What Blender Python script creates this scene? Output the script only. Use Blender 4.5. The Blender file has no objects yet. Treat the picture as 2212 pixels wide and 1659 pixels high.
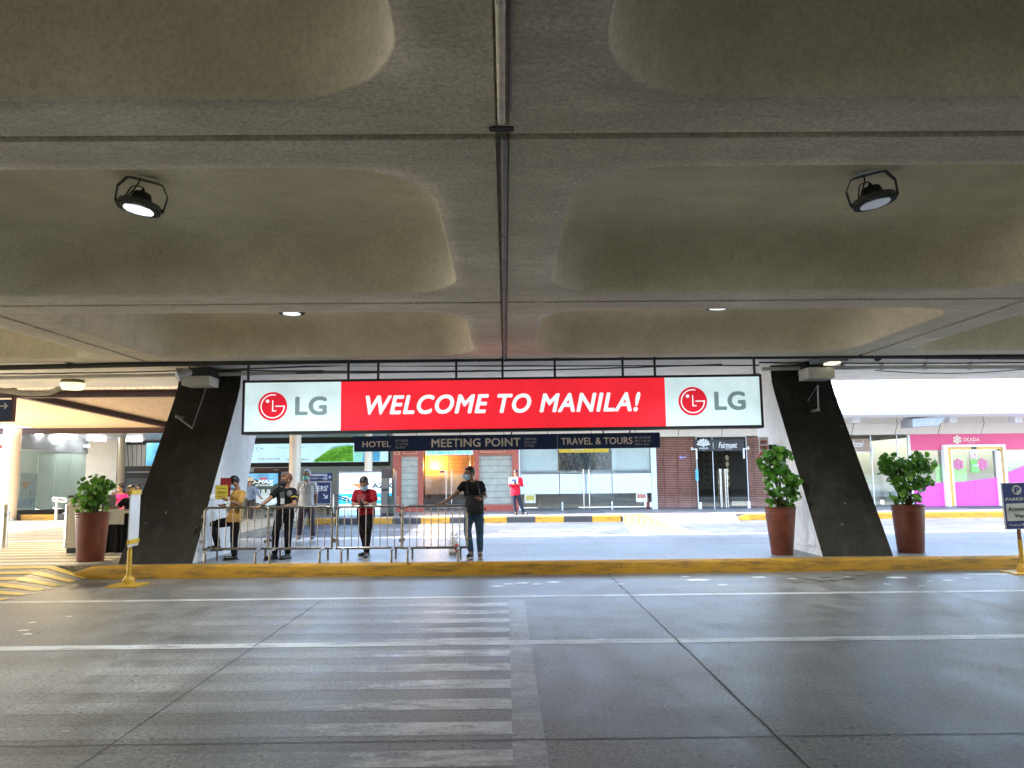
import bpy, bmesh, math, random
from mathutils import Vector, Matrix, noise
random.seed(7)
PI = math.pi; R_ = math.radians
S = bpy.context.scene; COL = S.collection

# ------------------------------------------------------------------ camera, sky, sun, exposure
EYE = Vector((0, 0, 1.7)); FPX = 1661.0; CX, CY = 1106.0, 829.5        # measured on a 2212 x 1659 view of the photograph
PITCH, YAW, ROLL = math.atan(195.5/FPX), math.atan(16/FPX), R_(.57)
FWD = Vector((math.sin(YAW)*math.cos(PITCH), math.cos(YAW)*math.cos(PITCH), math.sin(PITCH)))
r0 = Vector((math.cos(YAW), -math.sin(YAW), 0)); u0 = r0.cross(FWD)
RGT = r0*math.cos(ROLL) - u0*math.sin(ROLL); UPV = u0*math.cos(ROLL) + r0*math.sin(ROLL)
cam = bpy.data.cameras.new('camera'); camo = bpy.data.objects.new('camera', cam); COL.objects.link(camo)
cam.sensor_width = 36; cam.lens = 36*FPX/2212; cam.clip_start = .05; cam.clip_end = 2000
camo.matrix_world = Matrix(((RGT.x, UPV.x, -FWD.x, 0), (RGT.y, UPV.y, -FWD.y, 0), (RGT.z, UPV.z, -FWD.z, 1.7), (0, 0, 0, 1)))
S.camera = camo
SUN_EL, SUN_AZ = R_(44), R_(-92)          # azimuth clockwise from +Y: the sun stands to the left
w = bpy.data.worlds.new('World'); S.world = w; w.use_nodes = True
nt = w.node_tree; sky = nt.nodes.new('ShaderNodeTexSky'); sky.sky_type = 'NISHITA'; sky.sun_disc = False
sky.sun_elevation = SUN_EL; sky.sun_rotation = SUN_AZ; sky.dust_density = 2.0; sky.air_density = 1.0; sky.ozone_density = 1.0
nt.links.new(sky.outputs[0], nt.nodes['Background'].inputs[0]); nt.nodes['Background'].inputs[1].default_value = .15
sl = bpy.data.lights.new('sun', 'SUN'); sl.energy = 2.4; sl.angle = R_(.6); sl.color = (1, .95, .87)
so = bpy.data.objects.new('sun', sl); COL.objects.link(so)
sd = Vector((math.sin(SUN_AZ)*math.cos(SUN_EL), math.cos(SUN_AZ)*math.cos(SUN_EL), math.sin(SUN_EL)))
so.rotation_euler = sd.to_track_quat('Z', 'Y').to_euler(); so.location = sd*60
S.view_settings.view_transform = 'Standard'; S.view_settings.look = 'None'; S.view_settings.gamma = 1
S.view_settings.exposure = 3.65
LIT = 1/2**S.view_settings.exposure          # emission that displays as its own colour
S.render.engine = 'CYCLES'; S.cycles.use_denoising = True; S.cycles.max_bounces = 10; S.cycles.diffuse_bounces = 6
S.cycles.transparent_max_bounces = 12; S.cycles.caustics_reflective = True; S.cycles.caustics_refractive = False
S.cycles.sample_clamp_indirect = 8

# ------------------------------------------------------------------ measuring
def ray(px, py): return FWD*FPX + RGT*(px-CX) + UPV*(CY-py)
def W(px, py, Y): d = ray(px, py); return EYE + d*(Y/d.y)              # point of the vertical plane at distance Y
def G(px, py, z=0): d = ray(px, py); return EYE + d*((z-1.7)/d.z)      # point of the level plane at height z
def RC(x0, y0, x1, y1, Y):                                              # upright rectangle -> X0, X1, Z0 (bottom), Z1
    xm, ym = (x0+x1)/2, (y0+y1)/2
    return W(x0, ym, Y).x, W(x1, ym, Y).x, W(xm, max(y0, y1), Y).z, W(xm, min(y0, y1), Y).z
def zoomer(ox, oy, s): return lambda x, y: ((ox+x/s)/1.82278, (oy+y/s)/1.82278)
z1 = zoomer(0, 1400, 1.659); z2 = zoomer(700, 1700, 3.0157); z3 = zoomer(1300, 1700, 3.0157); z4 = zoomer(1900, 1650, 2.0109)
z5 = zoomer(2900, 1380, 1.7102); zL = zoomer(0, 1650, 3.0161); zR = zoomer(3300, 1650, 3.0219); zF = zoomer(2650, 1690, 4.0218)
def ZRC(zf, x0, y0, x1, y1, Y): a, b = zf(x0, y0), zf(x1, y1); return RC(a[0], a[1], b[0], b[1], Y)

# ------------------------------------------------------------------ materials
def srgb(r, g, b):
    f = lambda c: (c/255/12.92) if c/255 <= .04045 else ((c/255+.055)/1.055)**2.4
    return (f(r), f(g), f(b))
def nodes(name):
    m = bpy.data.materials.new(name); m.use_nodes = True; n = m.node_tree
    return m, n, n.nodes['Principled BSDF']
def N(n, t, **k):
    x = n.nodes.new(t)
    for a, v in k.items(): setattr(x, a, v)
    return x
def noise_n(n, vec, scale, detail=4, rough=.55):
    t = N(n, 'ShaderNodeTexNoise'); t.inputs['Scale'].default_value = scale; t.inputs['Detail'].default_value = detail
    t.inputs['Roughness'].default_value = rough
    if vec is not None: n.links.new(vec, t.inputs['Vector'])
    return t.outputs['Fac']
def ramp(n, fac, stops):
    r = N(n, 'ShaderNodeValToRGB'); e = r.color_ramp.elements
    while len(e) < len(stops): e.new(.5)
    for el, (p, c) in zip(e, stops): el.position = p; el.color = (c, c, c, 1) if isinstance(c, (int, float)) else (*c, 1)
    n.links.new(fac, r.inputs[0]); return r.outputs[0]
def mixc(n, fac, a, b, mode='MIX'):
    x = N(n, 'ShaderNodeMix', data_type='RGBA', blend_type=mode)
    for sock, v in ((x.inputs[0], fac), (x.inputs[6], a), (x.inputs[7], b)):
        if hasattr(v, 'is_output'): n.links.new(v, sock)
        elif isinstance(v, (int, float)): sock.default_value = v
        else: sock.default_value = (*v, 1)
    return x.outputs[2]
def mth(n, op, a, b=0.0, c=0.0):
    x = N(n, 'ShaderNodeMath', operation=op)
    for sock, v in zip(x.inputs, (a, b, c)):
        if hasattr(v, 'is_output'): n.links.new(v, sock)
        else: sock.default_value = v
    return x.outputs[0]
def bump(n, p, h, strength, dist=.01):
    b = N(n, 'ShaderNodeBump'); b.inputs['Strength'].default_value = strength; b.inputs['Distance'].default_value = dist
    n.links.new(h, b.inputs['Height']); n.links.new(b.outputs[0], p.inputs['Normal'])
def pos(n): return N(n, 'ShaderNodeNewGeometry').outputs['Position']
def scaled(n, v, s):
    x = N(n, 'ShaderNodeVectorMath', operation='MULTIPLY'); n.links.new(v, x.inputs[0]); x.inputs[1].default_value = s
    return x.outputs[0]
MATS = {}
def M(name, col, rough=.6, var=.12, scale=5, metal=0, spec=.5, bmp=0, bscale=60, emit=0, coat=0):
    """plain procedural surface: base colour with slow blotches, fine grain, uneven roughness"""
    if name in MATS: return MATS[name]
    m, n, p = nodes(name); v = pos(n)
    f = noise_n(n, v, scale, 6, .6)
    c = mixc(n, ramp(n, f, [(.3, 0), (.7, 1)]), tuple(x*(1-var) for x in col), tuple(min(1, x*(1+var)) for x in col))
    n.links.new(c, p.inputs['Base Color'])
    rr = mth(n, 'MULTIPLY_ADD', f, .25, rough-.125); n.links.new(rr, p.inputs['Roughness'])
    p.inputs['Metallic'].default_value = metal; p.inputs['Specular IOR Level'].default_value = spec
    p.inputs['Coat Weight'].default_value = coat
    if bmp: bump(n, p, noise_n(n, v, bscale, 3), bmp, .006)
    if emit: n.links.new(c, p.inputs['Emission Color']); p.inputs['Emission Strength'].default_value = emit*LIT
    MATS[name] = m; return m
def glow(name, col, k=1.0, var=.04):                    # back-lit panels and lamps
    return M(name, col, .35, var, 1.5, emit=k)

def concrete_col(n):                                     # shared by the carriageway and the worn paint on it
    v = pos(n)
    blot = noise_n(n, scaled(n, v, (.22, 1.25, 1)), .8, 7, .62); big = noise_n(n, v, .35, 4, .6); mid = noise_n(n, scaled(n, v, (1.0, .5, 1)), 2.2, 7, .68); fin = noise_n(n, v, 34, 4, .75)
    c = mixc(n, ramp(n, big, [(.32, 0), (.68, 1)]), (.20, .195, .18), (.33, .325, .31))
    c = mixc(n, ramp(n, blot, [(.36, .5), (.56, 0)]), c, (.12, .117, .108))
    c = mixc(n, ramp(n, mid, [(.30, .75), (.58, 0)]), c, (.085, .082, .075))
    c = mixc(n, ramp(n, fin, [(.36, .8), (.5, 0)]), c, (.05, .048, .043))
    c = mixc(n, ramp(n, fin, [(.56, 0), (.70, .55)]), c, (.50, .49, .46))
    vo = N(n, 'ShaderNodeTexVoronoi'); n.links.new(v, vo.inputs['Vector']); vo.inputs['Scale'].default_value = 8.5
    dens = ramp(n, noise_n(n, v, .9, 3), [(.40, .0), (.60, 1)])
    pit = mth(n, 'MULTIPLY', ramp(n, vo.outputs['Distance'], [(.10, 1), (.15, 0)]), dens)
    c = mixc(n, mth(n, 'MULTIPLY', pit, .95), c, (.02, .019, .018))
    vl = N(n, 'ShaderNodeTexVoronoi'); n.links.new(scaled(n, v, (1, 2.2, 1)), vl.inputs['Vector']); vl.inputs['Scale'].default_value = 1.7
    spot = mth(n, 'MULTIPLY', ramp(n, vl.outputs['Distance'], [(.03, 1), (.06, 0)]), ramp(n, noise_n(n, v, .5, 2), [(.5, 0), (.6, .6)]))
    c = mixc(n, spot, c, (.55, .54, .52))
    return v, c, mid, fin, pit
def concrete_mat(name, tint=(1, 1, 1), rough=.43):
    m, n, p = nodes(name); p.inputs['Specular IOR Level'].default_value = .32; v, c, mid, fin, pit = concrete_col(n)
    c = mixc(n, 1.0, c, tint, 'MULTIPLY'); n.links.new(c, p.inputs['Base Color'])
    n.links.new(mth(n, 'MULTIPLY_ADD', mid, .45, rough-.2), p.inputs['Roughness'])
    h = mth(n, 'SUBTRACT', mth(n, 'MULTIPLY_ADD', mid, .6, fin), pit); bump(n, p, h, .35, .006)
    MATS[name] = m; return m
def worn_mat(name, paint, lo, hi, fade=None, rough=.43, dirt=0):
    """old road paint: shows the concrete where it is worn through; fade=(x0,x1): the paint gets thinner towards x0"""
    m, n, p = nodes(name); v, c, mid, fin, pit = concrete_col(n)
    wear = mth(n, 'ADD', mth(n, 'MULTIPLY', noise_n(n, scaled(n, v, (.7, 2.2, 1)), 3.1, 9, .72), .75), mth(n, 'MULTIPLY', noise_n(n, v, 26, 4, .7), .25))
    if fade:
        sx = N(n, 'ShaderNodeSeparateXYZ'); n.links.new(v, sx.inputs[0])
        mr = N(n, 'ShaderNodeMapRange'); n.links.new(sx.outputs[0], mr.inputs[0])
        mr.inputs[1].default_value, mr.inputs[2].default_value = fade; mr.inputs[3].default_value = -.40; mr.inputs[4].default_value = .03
        wear = mth(n, 'ADD', wear, mr.outputs[0])
    k = ramp(n, wear, [(lo, 0), (hi, .95)])
    k = mth(n, 'MULTIPLY', k, mth(n, 'SUBTRACT', 1, mth(n, 'MULTIPLY', pit, .8)))
    pc = mixc(n, noise_n(n, v, 4, 5), tuple(x*.78 for x in paint), paint)
    pc = mixc(n, k, c, pc)
    if dirt: pc = mixc(n, ramp(n, noise_n(n, scaled(n, v, (.7, 4, 5)), 2.6, 8, .72), [(.47, 0), (.66, dirt)]), pc, (.05, .04, .03))
    n.links.new(pc, p.inputs['Base Color']); n.links.new(mth(n, 'MULTIPLY_ADD', mid, .45, rough-.2), p.inputs['Roughness'])
    h = mth(n, 'SUBTRACT', mth(n, 'MULTIPLY_ADD', mid, .6, fin), pit); bump(n, p, mth(n, 'MULTIPLY_ADD', k, .4, h), .35, .006); MATS[name] = m; return m
def deck_mat(name, a, b, grain=1.0, chips=False):                      # sprayed rough render under the deck
    m, n, p = nodes(name); v = pos(n)
    big = noise_n(n, v, .55, 5, .62); sm = noise_n(n, scaled(n, v, (1, 2, 1.5)), 3.5, 6, .65); g = noise_n(n, v, 30, 5, .8)
    c = mixc(n, ramp(n, big, [(.32, 0), (.66, 1)]), tuple(x*.84 for x in a), tuple(min(.9, x*1.06) for x in b))
    st = noise_n(n, scaled(n, v, (.35, 1.4, .35)), 1.3, 7, .7); c = mixc(n, ramp(n, st, [(.34, .34*grain), (.55, 0)]), c, tuple(x*.55 for x in a))
    c = mixc(n, ramp(n, sm, [(.35, .45*grain), (.62, 0)]), c, tuple(x*.62 for x in a))
    c = mixc(n, ramp(n, g, [(.34, .62*grain), (.52, 0)]), c, tuple(x*.36 for x in a))
    c = mixc(n, ramp(n, g, [(.55, 0), (.70, .5*grain)]), c, tuple(min(1, x*1.5) for x in b))
    if chips:                                        # pale scuffs and knocks
        vo = N(n, 'ShaderNodeTexVoronoi'); n.links.new(scaled(n, v, (1.6, 1.6, .8)), vo.inputs['Vector']); vo.inputs['Scale'].default_value = 2.6
        k = mth(n, 'MULTIPLY', ramp(n, vo.outputs['Distance'], [(.05, 1), (.10, 0)]), ramp(n, noise_n(n, v, 9, 5, .7), [(.48, 0), (.56, .55)]))
        c = mixc(n, k, c, (.30, .28, .24))
        c = mixc(n, ramp(n, noise_n(n, scaled(n, v, (1.2, 1.2, .25)), 2.0, 6, .7), [(.52, 0), (.70, .30)]), c, (.11, .10, .085))
    n.links.new(c, p.inputs['Base Color']); p.inputs['Roughness'].default_value = .9; p.inputs['Specular IOR Level'].default_value = .2
    bump(n, p, g, .55*grain, .012); MATS[name] = m; return m
def glass_mat(name, tint, refl=.3):
    m, n, p = nodes(name); n.nodes.remove(p); out = n.nodes['Material Output']
    t = N(n, 'ShaderNodeBsdfTransparent'); t.inputs[0].default_value = (*tint, 1)
    g = N(n, 'ShaderNodeBsdfGlossy'); g.inputs['Roughness'].default_value = .015; g.inputs[0].default_value = (.95, 1, .98, 1)
    fr = N(n, 'ShaderNodeLayerWeight'); fr.inputs[0].default_value = .35
    k = mth(n, 'MULTIPLY_ADD', fr.outputs['Facing'], .6, refl)
    mx = N(n, 'ShaderNodeMixShader'); n.links.new(k, mx.inputs[0]); n.links.new(t.outputs[0], mx.inputs[1]); n.links.new(g.outputs[0], mx.inputs[2])
    n.links.new(mx.outputs[0], out.inputs[0]); MATS[name] = m; return m
def stripe_mat(name, a, b, direction, period, duty=.5, rough=.6, soft=.02):
    m, n, p = nodes(name); v = pos(n)
    d = N(n, 'ShaderNodeVectorMath', operation='DOT_PRODUCT'); n.links.new(v, d.inputs[0]); d.inputs[1].default_value = direction
    f = mth(n, 'FRACT', mth(n, 'DIVIDE', d.outputs['Value'], period))
    k = ramp(n, f, [(duty-soft, 0), (duty, 1)])
    wr = noise_n(n, v, 5, 7, .7)
    c = mixc(n, k, a, b); c = mixc(n, ramp(n, wr, [(.35, .35), (.6, 0)]), c, tuple(x*.45 for x in b))
    n.links.new(c, p.inputs['Base Color']); p.inputs['Roughness'].default_value = rough
    MATS[name] = m; return m

# ------------------------------------------------------------------ mesh building
class MB:
    def __init__(s): s.v = []; s.f = []; s.m = []; s.mi = 0
    def add(s, vs, fs):
        k = len(s.v); s.v += [Vector(x) for x in vs]; s.f += [tuple(i+k for i in f) for f in fs]; s.m += [s.mi]*len(fs); return s
    def mat(s, i): s.mi = i; return s
    def box(s, x0, x1, y0, y1, z0, z1, b=0):
        if b:
            bm = bmesh.new(); bmesh.ops.create_cube(bm, size=1)
            for q in bm.verts: q.co = Vector((x0+(x1-x0)*(q.co.x+.5), y0+(y1-y0)*(q.co.y+.5), z0+(z1-z0)*(q.co.z+.5)))
            bmesh.ops.bevel(bm, geom=bm.edges[:], offset=b, segments=2, affect='EDGES', profile=.6)
            bm.verts.index_update(); s.add([q.co for q in bm.verts], [[q.index for q in f.verts] for f in bm.faces]); bm.free(); return s
        return s.add([(x0,y0,z0),(x1,y0,z0),(x1,y1,z0),(x0,y1,z0),(x0,y0,z1),(x1,y0,z1),(x1,y1,z1),(x0,y1,z1)],
                     [(3,2,1,0),(4,5,6,7),(0,1,5,4),(1,2,6,5),(2,3,7,6),(3,0,4,7)])
    def obox(s, mat4, x0, x1, y0, y1, z0, z1, b=0):
        t = MB().box(x0, x1, y0, y1, z0, z1, b); return s.add([mat4 @ q for q in t.v], t.f)
    def quad(s, a, b, c, d): return s.add([a, b, c, d], [(0, 1, 2, 3)])
    def prism(s, poly, y0, y1):                      # poly in (x, z), extruded along y
        n = len(poly); vs = [(x, y0, z) for x, z in poly]+[(x, y1, z) for x, z in poly]
        return s.add(vs, [tuple(range(n)), tuple(range(2*n-1, n-1, -1))]+[((i+1) % n, i, n+i, n+(i+1) % n) for i in range(n)])
    def slab(s, poly, z0, z1):                       # poly in (x, y), extruded along z
        n = len(poly); vs = [(x, y, z0) for x, y in poly]+[(x, y, z1) for x, y in poly]
        return s.add(vs, [tuple(range(n-1, -1, -1)), tuple(range(n, 2*n))]+[(i, (i+1) % n, n+(i+1) % n, n+i) for i in range(n)])
    def tube(s, pts, r, n=8, cap=True):
        pts = [Vector(p) for p in pts]; rs = r if isinstance(r, (list, tuple)) else [r]*len(pts)
        up = None; k = len(s.v); rings = []
        for i, p in enumerate(pts):
            t = (pts[min(i+1, len(pts)-1)]-pts[max(i-1, 0)]).normalized()
            if up is None:
                a = Vector((0, 0, 1)) if abs(t.z) < .9 else Vector((1, 0, 0)); up = (a-t*a.dot(t)).normalized()
            else: up = (up-t*up.dot(t)).normalized()
            b = t.cross(up); rings.append([p+(up*math.cos(2*PI*j/n)+b*math.sin(2*PI*j/n))*rs[i] for j in range(n)])
        vs = [q for rg in rings for q in rg]
        fs = [(i*n+j, i*n+(j+1) % n, (i+1)*n+(j+1) % n, (i+1)*n+j) for i in range(len(pts)-1) for j in range(n)]
        if cap: fs += [tuple(range(n-1, -1, -1)), tuple(range((len(pts)-1)*n, len(pts)*n))]
        return s.add(vs, fs)
    def lathe(s, prof, c=(0, 0, 0), n=24, cap=True):
        c = Vector(c); vs = [c+Vector((r*math.cos(2*PI*j/n), r*math.sin(2*PI*j/n), z)) for r, z in prof for j in range(n)]
        fs = [(i*n+j, i*n+(j+1) % n, (i+1)*n+(j+1) % n, (i+1)*n+j) for i in range(len(prof)-1) for j in range(n)]
        if cap: fs += [tuple(range(n-1, -1, -1)), tuple(range((len(prof)-1)*n, len(prof)*n))]
        return s.add(vs, fs)
    def ell(s, c, r, rot=None, n=14, m=9):
        c = Vector(c); vs = []
        for i in range(m+1):
            th = PI*i/m
            for j in range(n):
                q = Vector((r[0]*math.sin(th)*math.cos(2*PI*j/n), r[1]*math.sin(th)*math.sin(2*PI*j/n), r[2]*math.cos(th)))
                vs.append(c+(rot @ q if rot else q))
        fs = [((i+1)*n+j, (i+1)*n+(j+1) % n, i*n+(j+1) % n, i*n+j) for i in range(m) for j in range(n)]
        return s.add(vs, fs)
    def build(s, name, mats, parent=None, smooth=False, local=False):
        me = bpy.data.meshes.new(name)
        vs = s.v
        if parent is not None and not local:
            rt = parent
            while rt.parent: rt = rt.parent
            inv = rt.matrix_basis.inverted(); vs = [inv @ q for q in vs]
        me.from_pydata([tuple(q) for q in vs], [], s.f); return finish(me, name, mats, parent, smooth, s.m)
def finish(me, name, mats, parent, smooth, mi=None):
    for m in (mats if isinstance(mats, (list, tuple)) else [mats]): me.materials.append(m)
    if mi: me.polygons.foreach_set('material_index', mi)
    bm = bmesh.new(); bm.from_mesh(me); bmesh.ops.remove_doubles(bm, verts=bm.verts[:], dist=1e-5)
    bmesh.ops.recalc_face_normals(bm, faces=bm.faces[:]); bm.to_mesh(me); bm.free()
    if smooth:
        me.polygons.foreach_set('use_smooth', [True]*len(me.polygons)); me.set_sharp_from_angle(angle=R_(40))
    me.update(); o = bpy.data.objects.new(name, me); COL.objects.link(o)
    if parent is not None: o.parent = parent
    return o
def tag(o, label, cat, group=None):
    o['label'] = label; o['category'] = cat
    if group: o['group'] = group
    return o
def thing(name, label, cat, loc=(0, 0, 0), rz=0, group=None):
    o = bpy.data.objects.new(name, None); COL.objects.link(o); o.location = loc; o.rotation_euler = (0, 0, rz)
    o.empty_display_size = .2; o.matrix_basis = Matrix.Translation(Vector(loc)) @ Matrix.Rotation(rz, 4, 'Z')
    return tag(o, label, cat, group)
def struct(o, label=None):
    o['kind'] = 'structure'
    if label: o['label'] = label
    return o
def copy_tree(o, parent=None):
    c = o.copy(); COL.objects.link(c); c.parent = parent
    for ch in list(o.children): copy_tree(ch, c)
    return c
def again(src, loc, label, rz=None, scale=None):
    c = copy_tree(src); c.location = loc; c['label'] = label
    if rz is not None: c.rotation_euler = (0, 0, rz)
    if scale: c.scale = (scale,)*3
    return c

def text(body, x0, x1, z0, z1, y, mat, parent, name='lettering', bold=.0, shear=0, depth=.006, local=False, upright=None, spacing=1.0):
    """raised letters that fill the box x0..x1, z0..z1 on the plane y, read from the -y side"""
    cu = bpy.data.curves.new('t', 'FONT'); cu.body = body; cu.size = 1; cu.shear = shear
    cu.extrude = .01; cu.align_x = 'CENTER'; cu.space_character = spacing+bold*2; cu.resolution_u = 5; cu.space_line = .95
    o = bpy.data.objects.new('t', cu); COL.objects.link(o)
    me = bpy.data.meshes.new_from_object(o); bpy.data.objects.remove(o); bpy.data.curves.remove(cu)
    if not me.vertices: return None
    # heavier strokes: the letters are laid over themselves a little to each side, each layer a hair deeper
    base = [q.co.copy() for q in me.vertices]; pol = [tuple(f.vertices) for f in me.polygons]; bpy.data.meshes.remove(me)
    sh_ = [(0, 0)] if bold <= 0 else [(0, 0), (-bold, 0), (bold, 0), (-bold*.5, bold*.8), (bold*.5, bold*.8), (-bold*.5, -bold*.8), (bold*.5, -bold*.8)]
    vs, fs = [], []
    for i, (dx, dy) in enumerate(sh_):
        k = len(vs); vs += [Vector((c.x+dx, c.y+dy, 1-i*.05 if c.z > 0 else -1)) for c in base]; fs += [tuple(j+k for j in f) for f in pol]
    ax, bx, ay, by = min(c.x for c in vs), max(c.x for c in vs), min(c.y for c in vs), max(c.y for c in vs)
    rt = parent
    while rt is not None and rt.parent: rt = rt.parent
    inv = rt.matrix_basis.inverted() if (rt is not None and not local) else Matrix()
    vs = [inv @ Vector((x0+(c.x-ax)/(bx-ax)*(x1-x0), y-depth*(c.z if c.z > 0 else -.3), z0+(c.y-ay)/max(by-ay, 1e-6)*(z1-z0))) for c in vs]
    me = bpy.data.meshes.new(name); me.from_pydata(vs, [], fs)
    me.materials.clear(); me.materials.append(mat); me.update()
    o = bpy.data.objects.new(name, me); COL.objects.link(o); o.parent = parent
    return o
def bend(pts, r, n=4):
    """polyline with rounded corners"""
    pts = [Vector(p) for p in pts]; out = [pts[0]]
    for a, b, c in zip(pts, pts[1:], pts[2:]):
        d1 = (a-b); d2 = (c-b); k = min(r, d1.length*.49, d2.length*.49); p, q = b+d1.normalized()*k, b+d2.normalized()*k
        for i in range(n+1):
            t = i/n; out.append(p*(1-t)**2+b*2*t*(1-t)+q*t*t)
    out.append(pts[-1]); return out
def disc(n=20): return [(math.cos(2*PI*i/n), math.sin(2*PI*i/n)) for i in range(n)]
# ------------------------------------------------------------------ the setting: ground, road, pavements, kerbs, markings
KZ = .22; YK = 13.4; YF = 27.7                     # kerb height, front kerb, far kerb
road_m = concrete_mat('road concrete', (.86, .84, .80)); pave_m = concrete_mat('pavement concrete', (1.02, 1.04, 1.06), .38)
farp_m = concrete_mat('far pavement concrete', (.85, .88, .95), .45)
yel = worn_mat('kerb yellow', (.54, .27, .004), .31, .41, rough=.55, dirt=.75); blk = worn_mat('kerb black', (.03, .03, .032), .25, .34, rough=.5)
white_paint = worn_mat('white line paint', (.58, .58, .56), .37, .52)
cross_paint = worn_mat('crosswalk paint', (.60, .61, .60), .44, .58, fade=(-3.5, -.5))
edge_paint = worn_mat('crosswalk edge paint', (.46, .47, .46), .46, .66)
tar = M('joint tar', (.055, .053, .05), .8, .3, 30)
struct(MB().slab([(-400, -300), (400, -300), (400, 500), (-400, 500)], -.3, -.03).build('ground', M('open ground', (.16, .155, .14), .9, .2, .3)))
struct(MB().slab([(-60, -40), (60, -40), (60, YF+.1), (-60, YF+.1)], -.02, 0).build('road', road_m))

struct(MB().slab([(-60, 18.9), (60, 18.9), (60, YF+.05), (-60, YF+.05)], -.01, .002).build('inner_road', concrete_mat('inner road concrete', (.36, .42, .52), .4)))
XC = -7.05                                           # right edge of the raised crossing
pv = MB(); pv.slab([(XC, YK+.16), (60, YK+.16), (60, 19.1), (XC, 19.1)], .0, KZ)
struct(pv.build('traffic_island', pave_m))
rc_m = concrete_mat('crossing concrete', (1.25, 1.1, .84), .34)
struct(MB().slab([(-45, YK+.16), (XC-.003, YK+.16), (XC-.003, YF), (-45, YF)], .0, KZ).build('raised_crossing', rc_m))
m = MB()
for k in range(26):
    y = 13.75+k*.545; m.slab([(-30, y), (XC-.12, y), (XC-.12, y+.26), (-30, y+.26)], KZ+.001, KZ+.005)
struct(m.build('crossing_stripes', worn_mat('crossing paint', (.70, .62, .45), .34, .44)))
# front kerb with its rounded top, running out to nothing at the ramp on the left
pr = [(YK, 0), (YK, KZ-.05), (YK+.015, KZ-.018), (YK+.05, KZ), (YK+.16, KZ+.002), (YK+.16, 0)]
xs = [-7.75, -7.55, -7.3, XC-.05, XC+.25]+[XC+.25+i*1.5 for i in range(1, 44)]; hs = [.04, .28, .62, .93, 1]+[1]*43
m = MB(); n = len(pr)
m.add([(x, y, z*h) for x, h in zip(xs, hs) for y, z in pr], [(i*n+j, i*n+(j+1) % n, (i+1)*n+(j+1) % n, (i+1)*n+j) for i in range(len(xs)-1) for j in range(n)]+[tuple(range(n))])
struct(m.build('kerb', yel, smooth=True))
m = MB()
for i in range(1, 12): m.box(XC+i*3.1+.3*(i % 3), XC+i*3.1+.3*(i % 3)+.005, YK-.002, YK+.03, .012, KZ-.05)
struct(m.build('kerb_joint', M('kerb joint', (.10, .06, .015), .8)))
# ramp up to the raised crossing, striped yellow
ry0 = 11.0; ramp_st = worn_mat('ramp yellow', (.66, .42, .03), .26, .36, rough=.45)
m = MB(); gy = [ry0+(YK+.15-ry0)*i/12 for i in range(13)]; gx = (-45, -7.75, -7.6, -7.45, -7.3, -7.15, -7.05)
rz = lambda x, y: .002+(KZ-.002)*(y-ry0)/(YK+.15-ry0)*min(1, max(0, (-7.05-x)/.7))
m.add([(x, y, rz(x, y)) for y in gy for x in gx], [(j*7+i, j*7+i+1, (j+1)*7+i+1, (j+1)*7+i) for j in range(12) for i in range(6)])
struct(m.build('ramp', road_m))
rampz = lambda y: .002+(KZ-.002)*(y-ry0)/(YK+.15-ry0)
m = MB()
for k in range(6):
    y = ry0+.16+k*.43; sx = (-14, -7.75, -7.6, -7.45, -7.3, -7.12)
    for xa, xb in zip(sx, sx[1:]): m.quad((xa, y, rz(xa, y)+.007), (xb, y, rz(xb, y)+.007), (xb, y+.2, rz(xb, y+.2)+.007), (xa, y+.2, rz(xa, y+.2)+.007))
struct(m.build('ramp_stripes', ramp_st))
# lane lines, worn crossing, joints of the slabs
def strip(name, mat, x0, x1, y0, y1, z=.0024): return struct(MB().quad((x0, y0, z), (x1, y0, z), (x1, y1, z), (x0, y1, z)).build(name, mat))
strip('lane_line', white_paint, -60, 60, 10.98, 11.13); strip('lane_line', white_paint, -60, 60, 7.98, 8.18)
m = MB()
for k in range(14):
    y = 10.55-k*.553; m.quad((-3.7, y-.27, .0012), (.03, y-.27, .0012), (.03, y, .0012), (-3.7, y, .0012))
struct(m.build('crosswalk_stripes', cross_paint))
strip('crosswalk_edge', edge_paint, .03, .24, 2.4, 10.75, .0018)
def crack(name, a, b, w, jit=.012, steps=90, z=.003):
    a, b = Vector(a), Vector(b); d = (b-a).normalized(); s = Vector((-d.y, d.x, 0)); vs = []
    for i in range(steps+1):
        p = a.lerp(b, i/steps); q = noise.noise(p*3.1)*jit; ww = w*(1+.9*max(0, noise.noise(p*2.3+Vector((9, 2, 1))))+1.2*max(0, noise.noise(p*7)-.25))
        vs += [p+s*(q-ww/2)+Vector((0, 0, z)), p+s*(q+ww/2)+Vector((0, 0, z))]
    return struct(MB().add(vs, [(2*i, 2*i+1, 2*i+3, 2*i+2) for i in range(steps)]).build(name, tar))
for x, ww in ((-10.9, .008), (-6.6, .006), (-2.55, .009), (1.74, .013), (6.1, .006)): crack('expansion_joint', (x, -1 if abs(x) < 6 else 6, 0), (x, YK-.02 if x > 0 else 10.95, 0), ww)
for y, ww in ((5.2, .009), (.2, .009)): crack('expansion_joint', (-30, y, 0), (30, y-.02, 0), ww, .006, 240)
m = MB(); rr = random.Random(3)                      # flakes of old paint and oil on the slabs near the kerb
def blob(m, x, y, r, e, z=.0036):
    k = len(m.v); n = 11; m.add([(x+r*e*math.cos(2*PI*i/n)*(1+.3*rr.uniform(-1, 1)), y+r*math.sin(2*PI*i/n)*(1+.3*rr.uniform(-1, 1)), z) for i in range(n)], [tuple(range(n))])
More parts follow.
